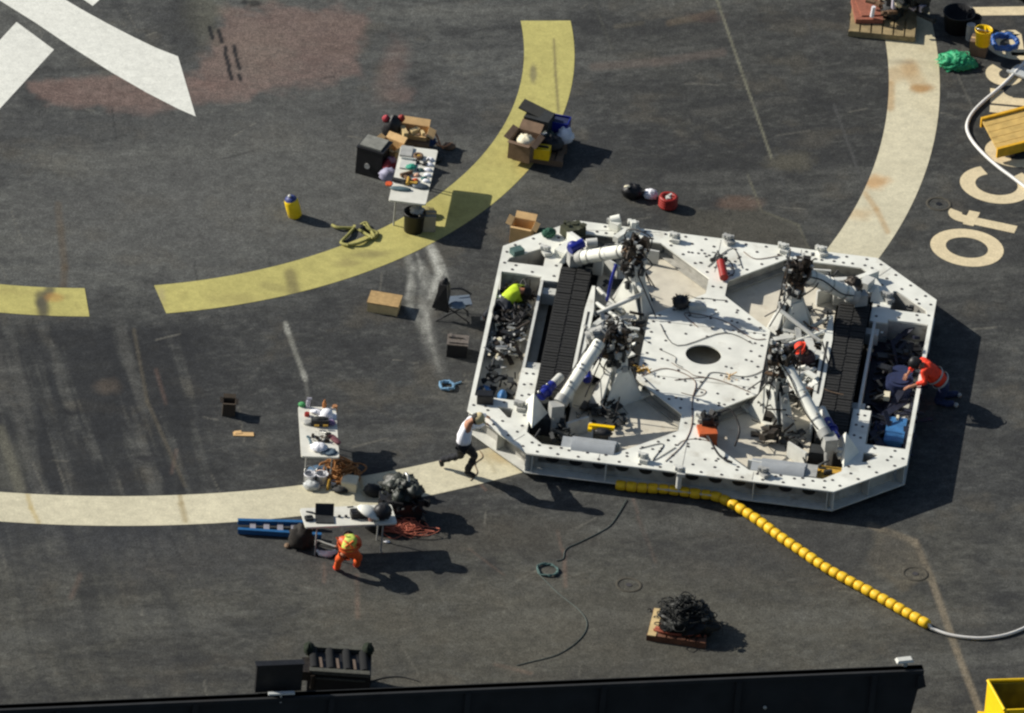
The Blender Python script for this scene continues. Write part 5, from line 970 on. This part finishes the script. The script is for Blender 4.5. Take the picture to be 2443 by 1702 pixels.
# ---- pails, tarp and tangle between the two tables
for k, (x, y, l) in enumerate(((285, 1330, 'left one of the two white pails by the white ring'), (455, 1330, 'right one of the two white pails by the white ring'))): bucket(l, q2(x, y, 0), .11, .24, SHIRTW, group='white pails')
heap('white_sack', 'white sack slumped in front of the two white pails', 'sack', q2(320, 1400, 0), (.34, .24, .2), GREYW, 52)
heap('blue_tarp', 'slate blue tarpaulin heaped behind the two white pails', 'tarpaulin', q2(430, 1220, 0), (.5, .34, .24), mat('tarp', RGB(62, 90, 116), .6), 53)
tangle('brown tangle of rope and straps right of the white pails', q2(680, 1230, 0), (.62, .55, .22), 22, .016, mat('rope_br', RGB(168, 116, 66), .8, 0, .4, 20), 54, 'rope_tangle', 'rope')
t = thing('cooler_box', 'cream box with rounded lid at the right of the brown rope tangle', 'box', q2(850, 1400, 0), -.1); b = MB(); b.box((0, 0, .1), (.3, .3, .2)); b.build('shell', CREAM, t); b = MB(); b.box((0, 0, .215), (.32, .32, .03), taper=.9); b.build('lid', CREAM, t)
small('paint_tube', 'orange-yellow tube sticking up beside the white pails', 'tube', q2(560, 1410, 0), .2, OCHRE, lambda b: b.cyl((-.03, -.02, 0), (.0, .02, .22), .03, .022))
heap('dark_bag', 'dark bag tucked in front of the brown rope tangle', 'bag', q2(720, 1440, 0), (.3, .22, .14), CHAR, 55)
small('white_cup', 'white cup in front of the brown rope tangle', 'cup', q2(625, 1360, .0), 0, SHIRTW, lambda b: b.lathe([(0, .01), (.04, 0), (.055, .11), (.05, .11), (.036, .015), (0, .015)], n=14))
# ---- long table items
def on3(kind, label, cat, x, y, m, fn, rz=0, z=.74): return prop(kind, label, cat, q3(x, y, z), a3 + rz, m, fn)
t = thing('laptop', 'open black laptop case near the left end of the long table', 'case', q3(1035, 560, .74), a3 - .12); b = MB(); b.box((0, -.06, .012), (.36, .26, .025)); b.build('base', CHAR, t); b = MB(); b.hull8([(-.18, .07, .02), (.18, .07, .02), (.18, .085, .02), (-.18, .085, .02)], [(-.18, .17, .22), (.18, .17, .22), (.18, .185, .22), (-.18, .185, .22)]); b.build('screen', BLACK, t)
on3('small_black_box', 'small grey and black gadget left of the laptop on the long table', 'gadget', 870, 575, CHAR, lambda b: (b.box((0, 0, .03), (.16, .12, .06)), b.box((0, .02, .07), (.1, .05, .02))), .1)
on3('black_cable', 'short black cable left of the laptop', 'cable', 900, 510, BLACK, lambda b: b.tube([(-.1, .06, .01), (0, .0, .03), (.06, -.04, .02), (.12, -.03, .02)], .015))
on3('black_case', 'black flat case right of the laptop on the long table', 'case', 1400, 540, BLACK, lambda b: (b.box((0, 0, .06), (.34, .2, .12)), b.box((0, .02, .125), (.3, .14, .015))))
for k, x in enumerate((1190, 1260)): on3('dark_jar', ('left', 'right')[k] + ' one of two small dark jars on the long table', 'jar', x, 548, CHAR, lambda b: b.cyl((0, 0, 0), (0, 0, .035), .03))
on3('pen', 'dark pen lying at the far side of the long table', 'pen', 1305, 445, CHAR, lambda b: b.cyl((-.06, 0, .01), (.06, .01, .01), .01))
on3('pink_cup', 'pinkish cup at the right of the black flat case', 'cup', 1515, 585, mat('pinkc', RGB(180, 136, 124), .6), lambda b: b.cyl((0, 0, 0), (0, 0, .08), .04))
t = thing('white_fan', 'white round fan with black back leaning at the right end of the long table', 'fan', q3(1560, 560, .74), .5); b = MB(); b.lathe([(0, .1), (.12, .1), (.24, .02), (.25, -.02), (.2, -.04)], (-.1, .06, .12), 24, Matrix.Rotation(.5, 3, 'Y')); b.build('guard', WHITE, t); b = MB(); b.blob((.14, -.05, .16), (.36, .34, .34), .08, 2); b.build('motor', BLACK, t)
# generator and sacks
t = thing('generator', 'black generator covered in dark plastic at the right end of the long table', 'generator', q3(1830, 560, 0), .15)
b = MB(); b.box((0, .1, .2), (.8, .5, .4)); greeble('x', (0, -.1, .25), (.9, .4, .4), 30, 0, 0, 66, 'bc', .35, b); b.build('body', BLACK, t); b = MB(); rg = random.Random(61)
for k in range(15): b.blob((rg.uniform(-.32, .3), rg.uniform(-.05, .4), rg.uniform(.4, .68)), (rg.uniform(.2, .36), rg.uniform(.2, .34), rg.uniform(.18, .34)), .22, 600 + k, 2.6, 18, 11)
greeble('x', (0, .2, .6), (.7, .5, .3), 22, 0, 0, 68, 'bc', .2, b)
b.build('plastic_cover', mat('dkplastic', RGB(58, 62, 56), .5, 0, .6, 7), t)
for sx in (-1, 1): b = MB(); b.cyl((sx * .36, -.25, .0), (sx * .36, -.12, .0), .14, n=16); b.box((sx * .36, .1, .02), (.08, .5, .04)); b.build('wheel', BLACK, t)
b = MB(); b.tube([(.05, .35, .75), (.08, .3, .84), (.12, .2, .82), (.12, .1, .7)], .03); b.build('exhaust', STEEL, t)
heap('black_rubbish_bag', 'shiny black rubbish bag behind the generator on the white ring', 'bag', q3(1820, 300, 0), (.7, .42, .5), mat('binbag', RGB(54, 57, 52), .5, 0, .6, 7), 63, .22)
heap('black_rubbish_bag', 'dark rubbish bag at the left of the generator under the table end', 'bag', q3(1560, 680, 0), (.4, .36, .5), BLACK, 64, .2)
heap('small_dark_bag', 'small dark bag on the white ring left of the shiny bag', 'bag', q3(1540, 320, 0), (.34, .24, .3), CHAR, 65)
b = MB(q3(1830, 680, 0)); loops(b, (0, 0, 0), (.8, .5, .12), 30, .009, 66); tag(b.build('salmon_netting', PINK), 'salmon pink netting spread on the deck in front of the generator', 'net')
heap('white_scrap', 'tiny white scrap on the deck in front of the salmon netting', 'scrap', q3(1690, 815, 0), (.12, .08, .05), SHIRTW, 67)
# ladder
P0, P1 = q3(120, 600, .1), q3(840, 620, .1); lo0, lo1 = q3(120, 690, .08), q3(1000, 755, .06)
t = thing('ladder', 'blue fibreglass ladder lying on the deck in front of the white ring', 'ladder', (P0.x, P0.y, 0), 0); og = t.location
for a_, b__ in ((P0, P1 + (P1 - P0) * .2), (lo0, lo1)):
    d = (b__ - a_); L = d.length; b = MB(); b.box((a_ + b__) / 2 - og, (L, .05, .10), math.atan2(d.y, d.x)); b.box((a_ + b__) / 2 - og + Vector((0, 0, .055)), (L, .08, .015), math.atan2(d.y, d.x)); b.build('rail', mat('ladder_blue', RGB(38, 92, 140), .45, 0, .2, 8), t)
for k in range(5):
    f = .22 + k * .2; A_ = P0.lerp(P1, f); B_2 = lo0.lerp(lo1, f * .82); b = MB(); d = B_2 - A_; b.box((A_ + B_2) / 2 - og, (d.length, .11, .05), math.atan2(d.y, d.x)); b.build('rung', mat('alu_rung', RGB(165, 162, 168), .4, .3), t)
heap('black_backpack', 'black backpack leaning on the near end of the blue ladder', 'bag', q3(780, 870, 0), (.46, .36, .62), mat('pack_blk', RGB(40, 36, 32), .8, 0, .4, 12), 71, .18)
heap('tan_glove', 'tan glove left of the backpack by the ladder', 'glove', q3(640, 860, 0), (.12, .16, .07), CARDD, 72)
b = MB(); b.tube([q3(955, 900, .03), q3(1000, 930, .04), q3(1080, 935, .05), q3(1150, 910, .05)], [.03, .06, .07, .05], 8, True); tag(b.build('white_bag_strap', SHIRTW), 'white curved strip of plastic at the left of the bending worker', 'plastic')
b = MB(); b.tube([q3(880, 850, .05), q3(960, 800, .03), q3(1060, 830, .03), q3(1150, 860, .03)], .02, 6, True); tag(b.build('grey_hose', GREYC), 'grey hose running from the backpack to the bending worker', 'hose')
# ---- pallet with chain heap
zp = Z(1500, 1380, 7.653)
t = pallet('pallet with one pale board carrying the black chain heap in the lower right', zp(920, 970, 0), 1.15, .95, -.10, mat('rust_board', RGB(112, 74, 54), .85, 0, .4, 8)); t.children[0].data = t.children[0].data.copy(); t.children[0].data.materials[0] = WOOD; t.children[0].scale = (1, 1, 1)
b = MB(zp(960, 840, .14)); b.blob((.12, 0, .10), (1.05, .8, .42), .35, 82, 3, 26, 14); b.blob((-.02, .08, .28), (.5, .45, .34), .35, 83, 3, 26, 14); greeble('x', (.04, 0, .22), (.85, .75, .4), 110, 0, 0, 84, 'bc', .14, b)
rg = random.Random(8)
for i in range(90):
    p = Vector((rg.gauss(.1, .26), rg.gauss(0, .2), 0)); hz_ = .36 * max(0, 1 - ((p - Vector((0, .05, 0))).length / .55) ** 2) + .1 + rg.choice((0, 0, .06)); a0 = rg.uniform(0, 6); rr_ = rg.uniform(.04, .12); b.tube([p + Vector((rr_ * math.cos(a0 + k * 1.25), rr_ * math.sin(a0 + k * 1.25), hz_ + rg.uniform(-.05, .05))) for k in range(5)], .011, 4, closed=True)
b.tube([(.5, -.1, .1), (.75, -.2, .2), (.8, -.3, .02)], .01, 4); tag(b.build('chain_heap', mat('chain', RGB(34, 36, 34), .55, .2, .6, 20)), 'black heap of netting and chain on the pine pallet', 'chain')
b = MB(); b.tube([zp(460, 935, .16), zp(620, 980, .18), zp(900, 1030, .17), zp(1400, 1050, .16)], .028, 6, True); b.tube([zp(500, 900, .17), zp(620, 930, .2), zp(760, 940, .18)], .035, 6, True); tag(b.build('red_strap', mat('redbr', RGB(150, 78, 56), .8)), 'rust red strap along the front of the pine pallet', 'strap')
# ---- hoses on the deck
zh = Z(1200, 1180, 3.065)
coil('coil of dusty teal hose on the deck below the robot', zh(325, 560, 0), .2, .013, 4, TEAL, 'coiled_hose')
b = MB(); b.tube([W(1405, 1120, .02)] + [zh(x, y, .012) for x, y in ((800, 210), (700, 280), (560, 350), (460, 400), (440, 470), (390, 485))], .010, 5, True); b.tube([zh(x, y, .012) for x, y in ((250, 570), (400, 720), (560, 850), (615, 950), (560, 1060), (400, 1170), (200, 1225), (100, 1250))], .009, 5, True); tag(b.build('thin_hose', mat('dkteal3', RGB(74, 84, 80), .6)), 'thin grey-green hose snaking across the deck from the robot to the wall', 'hose')
b = MB(); b.tube([W(x, y, .012) for x, y in ((1075, 1010), (1082, 1025), (1065, 1040), (1070, 1060), (1055, 1078))], .008, 5, True); tag(b.build('loose_rope', CARDD), 'thin brown cord hanging from the robot behind the lunging worker', 'cord')
b = MB(); b.tube([W(x, y, .012) for x, y in ((825, 1530), (860, 1520), (900, 1518), (940, 1528))], .010, 5, True); tag(b.build('dark_cable', CHAR), 'dark cable trailing from the machine behind the wall', 'cable')
# ---- float line
t = thing('float_line', 'string of yellow floats on a white hose curving away from the robot', 'float line', W(1380, 1090, 0))
path = [(1380, 1086), (1430, 1092), (1500, 1097), (1560, 1106), (1600, 1115), (1640, 1132), (1700, 1170), (1750, 1207), (1800, 1241), (1850, 1275), (1900, 1303), (1950, 1330), (2000, 1358), (2040, 1381), (2082, 1404)]
P = spline([W(x, y + (1 if x < 1600 else -3), .11) for x, y in path], 24); cum = [0]
for a_, b__ in zip(P[:-1], P[1:]): cum.append(cum[-1] + (b__ - a_).length)
def along(s_):
    for i in range(len(cum) - 1):
        if cum[i + 1] >= s_: f = (s_ - cum[i]) / (cum[i + 1] - cum[i]); return P[i].lerp(P[i + 1], f), (P[i + 1] - P[i]).normalized()
    return P[-1], (P[-1] - P[-2]).normalized()
NF = 37; og = t.location; stp = cum[-1] / NF
fm = MB(); hl = stp * .485; prof = [(.028, -hl), (.078, -hl * .97), (.096, -hl * .72), (.101, -hl * .3), (.101, hl * .3), (.096, hl * .72), (.078, hl * .97), (.028, hl)]; fm.lathe(prof, n=16)
f0 = None
for i in range(NF):
    p, d = along((i + .5) * stp)
    if f0 is None: f0 = fm.build('float', mat('float_yellow', RGB(236, 190, 30), .55, 0, .22, 9, .6, RGB(170, 128, 40)), t); f = f0
    else: f = f0.copy(); COL.objects.link(f)
    f.parent = t; f.location = p - og; f.rotation_mode = 'QUATERNION'; f.rotation_quaternion = d.to_track_quat('Z', 'Y'); f.scale = (random.uniform(.95, 1.04),) * 3
b = MB(); b.tube([p - og for p in P[::12]] + [W(x, y, z) - og for x, y, z in ((2088, 1409, .07), (2100, 1414, .05), (2130, 1424, .04), (2170, 1430, .04), (2210, 1431, .04), (2255, 1424, .04), (2296, 1409, .04), (2340, 1385, .04))], .032, 8); b.build('line', WHITEROPE, t)
b = MB(); b.tube([W(x, y, .04) for x, y in ((2360, 60), (2330, 105), (2296, 142), (2250, 190), (2205, 228), (2178, 257), (2168, 285), (2178, 313), (2205, 345), (2240, 376), (2275, 402), (2320, 440), (2360, 500))], .036, 8, True); tag(b.build('white_hose', WHITEROPE), 'thick white hose looping over the deck lettering at the right edge', 'hose')
# ---- deck sockets
for i, (x, y, l) in enumerate(((2105, 458, 'round recessed tie-down socket left of the deck lettering'), (1410, 1312, 'round recessed tie-down socket below the coiled teal hose and floats'), (2052, 1287, 'round recessed tie-down socket on the tan seam right of the floats'))):
    t = thing('tie_down_socket', l, 'socket', W(x, y, 0), 0, 'tie-down sockets'); b = MB(); b.lathe([(.2, .004), (.21, .012), (.25, .012), (.26, .004)], n=28); b.build('rim', mat('sock', RGB(70, 66, 56), .8), t); b = MB(); b.cyl((0, 0, .003), (0, 0, .008), .06, n=16); b.build('well', HOLE if i else BLACK, t)
# ---- top right stores
zr = Z(1940, 0, 3.479)
t = pallet('pallet with rust red matting at the top right of the deck', zr(580, 190, 0), 1.35, 1.3, -.02, mat('old_wood', RGB(150, 132, 96), .85, 0, .35, 6, .6, RGB(84, 66, 50)))
small('red_matting', 'rust red folded matting on the left of the top pallet', 'matting', zr(445, 110, .14), .15, mat('matred', RGB(150, 92, 72), .85, 0, .3, 12), lambda b: (b.box((0, 0, .05), (.56, .8, .1)), b.box((.03, .02, .115), (.42, .6, .03), .1)))
small('white_tube', 'short white tube standing on the rust red matting', 'tube', zr(487, 140, .28), 0, SHIRTW, lambda b: b.cyl((0, 0, 0), (.02, 0, .24), .04))
heap('black_gear', 'black heap of hoses in the middle of the top pallet', 'gear', zr(640, 130, .14), (.4, .5, .4), CHAR, 91, .35)
t = thing('tangled_equipment', 'stack of black and white equipment frames at the right of the top pallet', 'equipment', zr(790, 170, .1), 0)
greeble('frame', (0, .2, .62), (.75, .8, 1.1), 46, CHAR, t, 92, 'bc', .4); greeble('parts', (-.55, .1, .2), (.5, .9, .3), 30, BROWN, t, 94, 'bc', .25); greeble('casing', (-.15, .1, .62), (.9, .8, .6), 22, mat('mauvew', RGB(190, 180, 190), .6), t, 93, 'bc', .3)
b = MB(); b.tube([(-.6, .3, .8), (-.3, .5, .95), (0, .2, .9), (.3, .3, .95), (.5, .5, .9)], .05, 7); b.build('duct', mat('mauvew', RGB(190, 180, 190), .6), t)
b = MB(); b.box((.05, .05, .78), (.36, .12, .05), .1); b.build('rusty_bar', mat('redbr2', RGB(120, 74, 58), .8), t); b = MB(); b.blob((-.22, -.12, .5), (.2, .26, .24), .2, 5); b.blob((.36, .02, .85), (.12, .14, .12), .2, 6); b.build('white_cap', CREAM, t)
bucket('large black tub at the far right beside the top pallet', zr(1200, 245, 0), .32, .42, BLACK, handle=False, n=26, kind='black_tub')
cardbox('brown carton under the yellow bucket at the right edge', zr(1370, 440, 0), (.34, .32, .34), -.15, CARDD, False)
bucket('yellow bucket standing on a brown carton at the right edge', zr(1405, 370, .34), .17, .36, YELD, handle=True)
small('grey_canister', 'grey canister left of the yellow bucket', 'canister', zr(1300, 330, 0), 0, GREYC, lambda b: b.cyl((0, 0, 0), (0, 0, .36), .09))
t = coil('coil of thick blue hose right of the yellow bucket', zr(1590, 380, .18), .26, .045, 3, mat('bluehose', RGB(50, 92, 160), .45, 0, .25, 12), 'coiled_hose', spread=.12)
small('dark_pot', 'dark pot between the black tub and the yellow bucket', 'pot', zr(1330, 210, .1), 0, CHAR, lambda b: b.lathe([(0, 0), (.14, 0), (.16, .2), (.14, .2), (.12, .03), (0, .03)], n=18))
b = MB(zr(1180, 535, 0)); b.blob((0, 0, .07), (.66, .56, .26), .35, 95, 4, 36, 20, flat=True); b.blob((.2, .02, .05), (.4, .4, .2), .35, 96, 4, 30, 16, flat=True); loops(b, (0, 0, .08), (.42, .36, .08), 26, .009, 97); tag(b.build('green_netting', GREENN), 'crumpled green netting on the deck beside the lettering', 'net')
# ramp of planks with yellow rails
A0, A1 = W(2200, 268, .28), W(2236, 337, .28); dirv = (W(2296, 243, .28) - A0).normalized(); perp = (A1 - A0); Lr = 3.0
t = thing('plank_ramp', 'wooden plank ramp with yellow side rails lying over the lettering at the right edge', 'ramp', (A0.x, A0.y, 0)); og = Vector((A0.x, A0.y, 0)); an = math.atan2(dirv.y, dirv.x)
RW = mat('ramp_wood', RGB(206, 172, 100), .7, 0, .25, 5, .3, RGB(150, 118, 64)); RY = mat('ramp_yellow', RGB(226, 172, 40), .45, 0, .2, 8)
def rp(f, g_, z): p = A0 + perp * f + dirv * g_ - og; return Vector((p.x, p.y, z))
for k in range(5):
    f0_, f1_ = .03 + .19 * k, .03 + .19 * k + .178; b = MB(); b.hull8([rp(f0_, .02, .225), rp(f1_, .02, .225), rp(f1_, Lr, .225), rp(f0_, Lr, .225)], [rp(f0_, .02, .262), rp(f1_, .02, .262), rp(f1_, Lr, .262), rp(f0_, Lr, .262)]); b.build('plank', RW, t)
for f in (-.03, .96): b = MB(); b.hull8([rp(f, 0, .1), rp(f + .06, 0, .1), rp(f + .06, Lr, .1), rp(f, Lr, .1)], [rp(f, 0, .31), rp(f + .06, 0, .31), rp(f + .06, Lr, .31), rp(f, Lr, .31)]); b.build('rail', RY, t)
for k in range(3): g_ = .35 + k * 1.1; b = MB(); b.hull8([rp(.03, g_, .0), rp(.96, g_, .0), rp(.96, g_ + .1, .0), rp(.03, g_ + .1, .0)], [rp(.03, g_, .22), rp(.96, g_, .22), rp(.96, g_ + .1, .22), rp(.03, g_ + .1, .22)]); b.build('crossbeam', CARDD, t)
small('metal_sheet', 'grey metal panel with a white edge lying by the white hose', 'panel', zr(1720, 620, 0), -.5, GREYW, lambda b: (b.box((0.05, .05, .03), (.5, .34, .05)), b.box((-.02, -.14, .07), (.44, .04, .04))))
b = MB(); p = W(2330, -6, 0); b.blob((p.x, p.y, .15), (1.1, .7, .5), .15, 97); tag(b.build('black_mound', BLACK), 'black heap at the top right corner of the deck', 'tarpaulin')  # plain black mound
# ---- yellow skip, bottom right
zy = Z(2000, 1400, 5.183); hsk = 1.1
Tl, Tr_ = zy(1850, 1162, hsk), zy(2900, 1130, hsk); Fl = zy(1990, 1600, .55); Bl = zy(1790, 1700, .0)
t = thing('yellow_skip', 'bright yellow steel skip cut by the bottom right corner', 'skip', (Tl.x, Tl.y, 0)); og = t.location
back = Vector((.25, 1.0, 0)).normalized()
b = MB(); dn = Vector((.12, -.25, -hsk)); tl = Tl - og; tr = Tr_ - og; side = Vector((-.16, -.75, 0))
b.hull8([tl + Vector((-.07, -1.05, -hsk)), tr + Vector((0, -1.1, -hsk)), tr + Vector((0, -.1, -hsk)), tl + Vector((-.02, -.1, -hsk))], [tl + Vector((.25, -1.1, -.05)), tr + Vector((0, -1.1, -.05)), tr + Vector((0, -1.04, -.05)), tl + Vector((.25, -1.04, -.05))])
b2 = MB(); b2.hull8([tl + Vector((-.08, -1.1, -hsk)), tl + Vector((.3, -1.2, -hsk)), tl + Vector((.3, -1.1, -hsk)), tl + Vector((.0, .02, -hsk))], [tl + Vector((-.06, -.62, -.35)), tl + Vector((.0, -.64, -.35)), tl + Vector((.04, -.5, -.2)), tl + Vector((.0, .0, 0))])
w_ = MB(); th = .03
def wallp(a_, c, z0, z1, m_, t_=th, lean=(0, 0)):
    d = (c - a_); n_ = Vector((-d.y, d.x, 0)).normalized() * t_; lv = Vector((lean[0], lean[1], 0)); m_.hull8([a_ + Vector((0, 0, z0)), c + Vector((0, 0, z0)), c + n_ + Vector((0, 0, z0)), a_ + n_ + Vector((0, 0, z0))], [a_ + lv + Vector((0, 0, z1)), c + lv + Vector((0, 0, z1)), c + n_ + lv + Vector((0, 0, z1)), a_ + n_ + lv + Vector((0, 0, z1))])
tl.z = 0; tr.z = 0; fl = tl + Vector((.34, -.95, 0)); fr = tr + Vector((.2, -.95, 0))
wallp(tl, tr, 0, hsk, w_); wallp(tl, fl, 0, hsk, w_); wallp(fl, fr, 0, hsk, w_); w_.build('wall', YELD, t)
ol = mat('shaded_olive', RGB(112, 104, 22), .7, 0, .4, 4, .6, RGB(60, 54, 30)); b = MB(); o3 = Vector((.05, -.04, 0)); wallp(tl + o3, tr + o3, .05, hsk - .03, b, -.015); wallp(tl + o3 + Vector((.03, 0, 0)), fl + Vector((.08, 0, 0)), .05, hsk - .03, b, .01); b.build('shade_liner', ol, t)  # added lining, its dark olive holds the shade of the left wall
b = MB(); b.cyl(tl + Vector((0, 0, hsk)), tr + Vector((0, 0, hsk)), .03, n=8); b.cyl(tl + Vector((0, 0, hsk)), fl + Vector((0, 0, hsk)), .03, n=8); b.build('rim', YELD, t)
b = MB(); b.box(tl + Vector((-.06, -.35, .3)), (.16, .2, .5)); b.build('lug', YELD, t); b = MB(); b.hull8([tl, tr, fr, fl], [v + Vector((0, 0, .05)) for v in (tl, tr, fr, fl)]); b.build('floor', mat('shaded_olive_floor', RGB(110, 100, 30), .8), t)  # floor colour has the same wall shade mixed in
# ---- near wall with the things behind it
HW = 3.0; wl, wr = W(0, 1581, HW), W(2068, 1492, HW); d = (wr - wl).normalized(); wl2 = wl - d * 6; nrm = Vector((d.y, -d.x, 0))
t = thing('blast_wall', 'long black steel wall along the near edge of the deck', 'wall', (wl2.x, wl2.y, 0), math.atan2(d.y, d.x)); L = (wr - wl2).length
b = MB(); b.box((L / 2 - .4, -.06, HW / 2), (L - .8, .12, HW)); b.hull8([Vector((L - .8, -.12, 0)), Vector((L - .45, -.12, 0)), Vector((L - .45, 0, 0)), Vector((L - .8, 0, 0))], [Vector((L - .8, -.12, HW)), Vector((L, -.12, HW)), Vector((L, 0, HW)), Vector((L - .8, 0, HW))]); b.build('panel', WALLM, t)
for k in range(9): b = MB(); b.box((L - .95 - k * 2.6, -.16, HW / 2), (.1, .08, HW - .1)); b.build('stiffener', WALLM, t)
b = MB(); b.box((L / 2, -.08, HW - .04), (L, .2, .08)); b.build('top_rail', WALLM, t)
b = MB(); b.hull8([Vector((L - .1, -.2, HW - .42)), Vector((L + .06, -.2, HW - .36)), Vector((L + .06, -.02, HW - .36)), Vector((L - .1, -.02, HW - .42))], [Vector((L - .1, -.2, HW - .1)), Vector((L - .0, -.2, HW - .1)), Vector((L - .0, -.02, HW - .1)), Vector((L - .1, -.02, HW - .1))]); b.build('end_bracket', WALLM, t)
for k, (x, y) in enumerate(((1707, 1563), (700, 1565))):
    b = MB(); p = W(x, y, 2.3) ; q = t.matrix_world.inverted() @ p if False else None
    pl = Matrix.Rotation(-t.rotation_euler.z, 3, 'Z') @ (p - Vector(t.location)); b.lathe([(0, 0), (.035, 0), (.035, .03), (0, .03)], (pl.x, -.15, pl.z), 12, Matrix.Rotation(math.pi / 2, 3, 'X')); b.build('bolt', GREYC, t)
zw = Z(600, 1500, 5.74)
def wallpt(x, y, off):                                  # point above the wall line, at distance off behind the wall face
    p = zw(x, y, HW); k = (p - wl).dot(Vector((-nrm.x, -nrm.y, 0))); return p
pc = W(637, 1556, HW + .25) ; s_ = (Vector((pc.x, pc.y, 0)) - Vector((wl.x, wl.y, 0))).dot(d); base = Vector((wl.x, wl.y, 0)) + d * s_
t = thing('floodlight_cabinet', 'black electrical cabinet standing on the wall behind a small lamp', 'cabinet', (base.x, base.y, HW), math.atan2(d.y, d.x))
b = MB(); b.box((-.02, .1, .30), (.88, .12, .6)); b.build('cabinet_body', BLACK, t); b = MB(); b.box((-.02, .1, .61), (.92, .16, .02)); b.build('cabinet_lid', BLACK, t)
t = thing('lamp_bar', 'pale T-shaped lamp bar on the wall in front of the black cabinet', 'lamp', (base.x, base.y, HW), math.atan2(d.y, d.x)); b = MB(); b.box((0, -.16, .10), (.5, .08, .035)); b.build('lamp_head', GREYW, t); b = MB(); b.cyl((0, -.14, -.12), (0, -.15, .09), .022, n=8); b.build('stem', GREYC, t)
zb = zw(1180, 830, 0); t = thing('winch', 'dark framed winch with four drums showing above the wall', 'winch', (zb.x, zb.y, 0), math.radians(2))
b = MB(); b.box((0, 0, .3), (1.2, .8, .6)); b.build('housing', BLACK, t)
b = MB(); b.box((0, -.38, .64), (1.15, .12, .08)); b.box((0, .42, .64), (1.1, .1, .08)); b.box((-.05, 0, .5), (1.1, .85, .04)); b.build('frame', mat('olivegrey', RGB(74, 74, 66), .8, 0, .35, 10), t)
for k in range(4): b = MB(); b.cyl((-.48 + k * .32, -.3, .62), (-.52 + k * .32, .36, .62), .085, n=12); b.build('drum', mat('matt_black', RGB(24, 25, 26), .95), t)
b = MB(); b.box((-.05, .05, .57), (1.16, .9, .05)); b.build('deck_panel', mat('olivegrey', RGB(60, 60, 54), .85, 0, .35, 10), t)
for k in range(3): b = MB(); b.box((-.36 + k * .32, -.1, .63), (.05, .34, .06), .1); b.build('divider', mat('pinkgrey', RGB(104, 90, 78), .8), t)
b = MB(); b.blob((.52, .4, .68), (.22, .3, .26), .2, 4); b.blob((-.6, .3, .68), (.2, .34, .24), .2, 5); b.build('cover', mat('dk_olive', RGB(26, 36, 22), .9), t)
b = MB(); b.box((-.62, -.2, .55), (.2, .5, .2)); b.cyl((-.5, -.45, .3), (-.5, -.45, .6), .05); b.build('motor', DARKM, t)
pc = W(2030, 1482, HW + .1); s_ = (Vector((pc.x, pc.y, 0)) - Vector((wl.x, wl.y, 0))).dot(d); base = Vector((wl.x, wl.y, 0)) + d * s_
t = thing('wall_lamp', 'small white lamp on top of the right end of the wall', 'lamp', (base.x, base.y, HW), math.atan2(d.y, d.x)); b = MB(); b.cyl((0, .02, 0), (0, .02, .1), .05, n=10); b.build('stand', GREYC, t); b = MB(); b.box((-.02, .02, .13), (.34, .16, .05), .1, taper=.8); b.build('head', WHITE2, t)
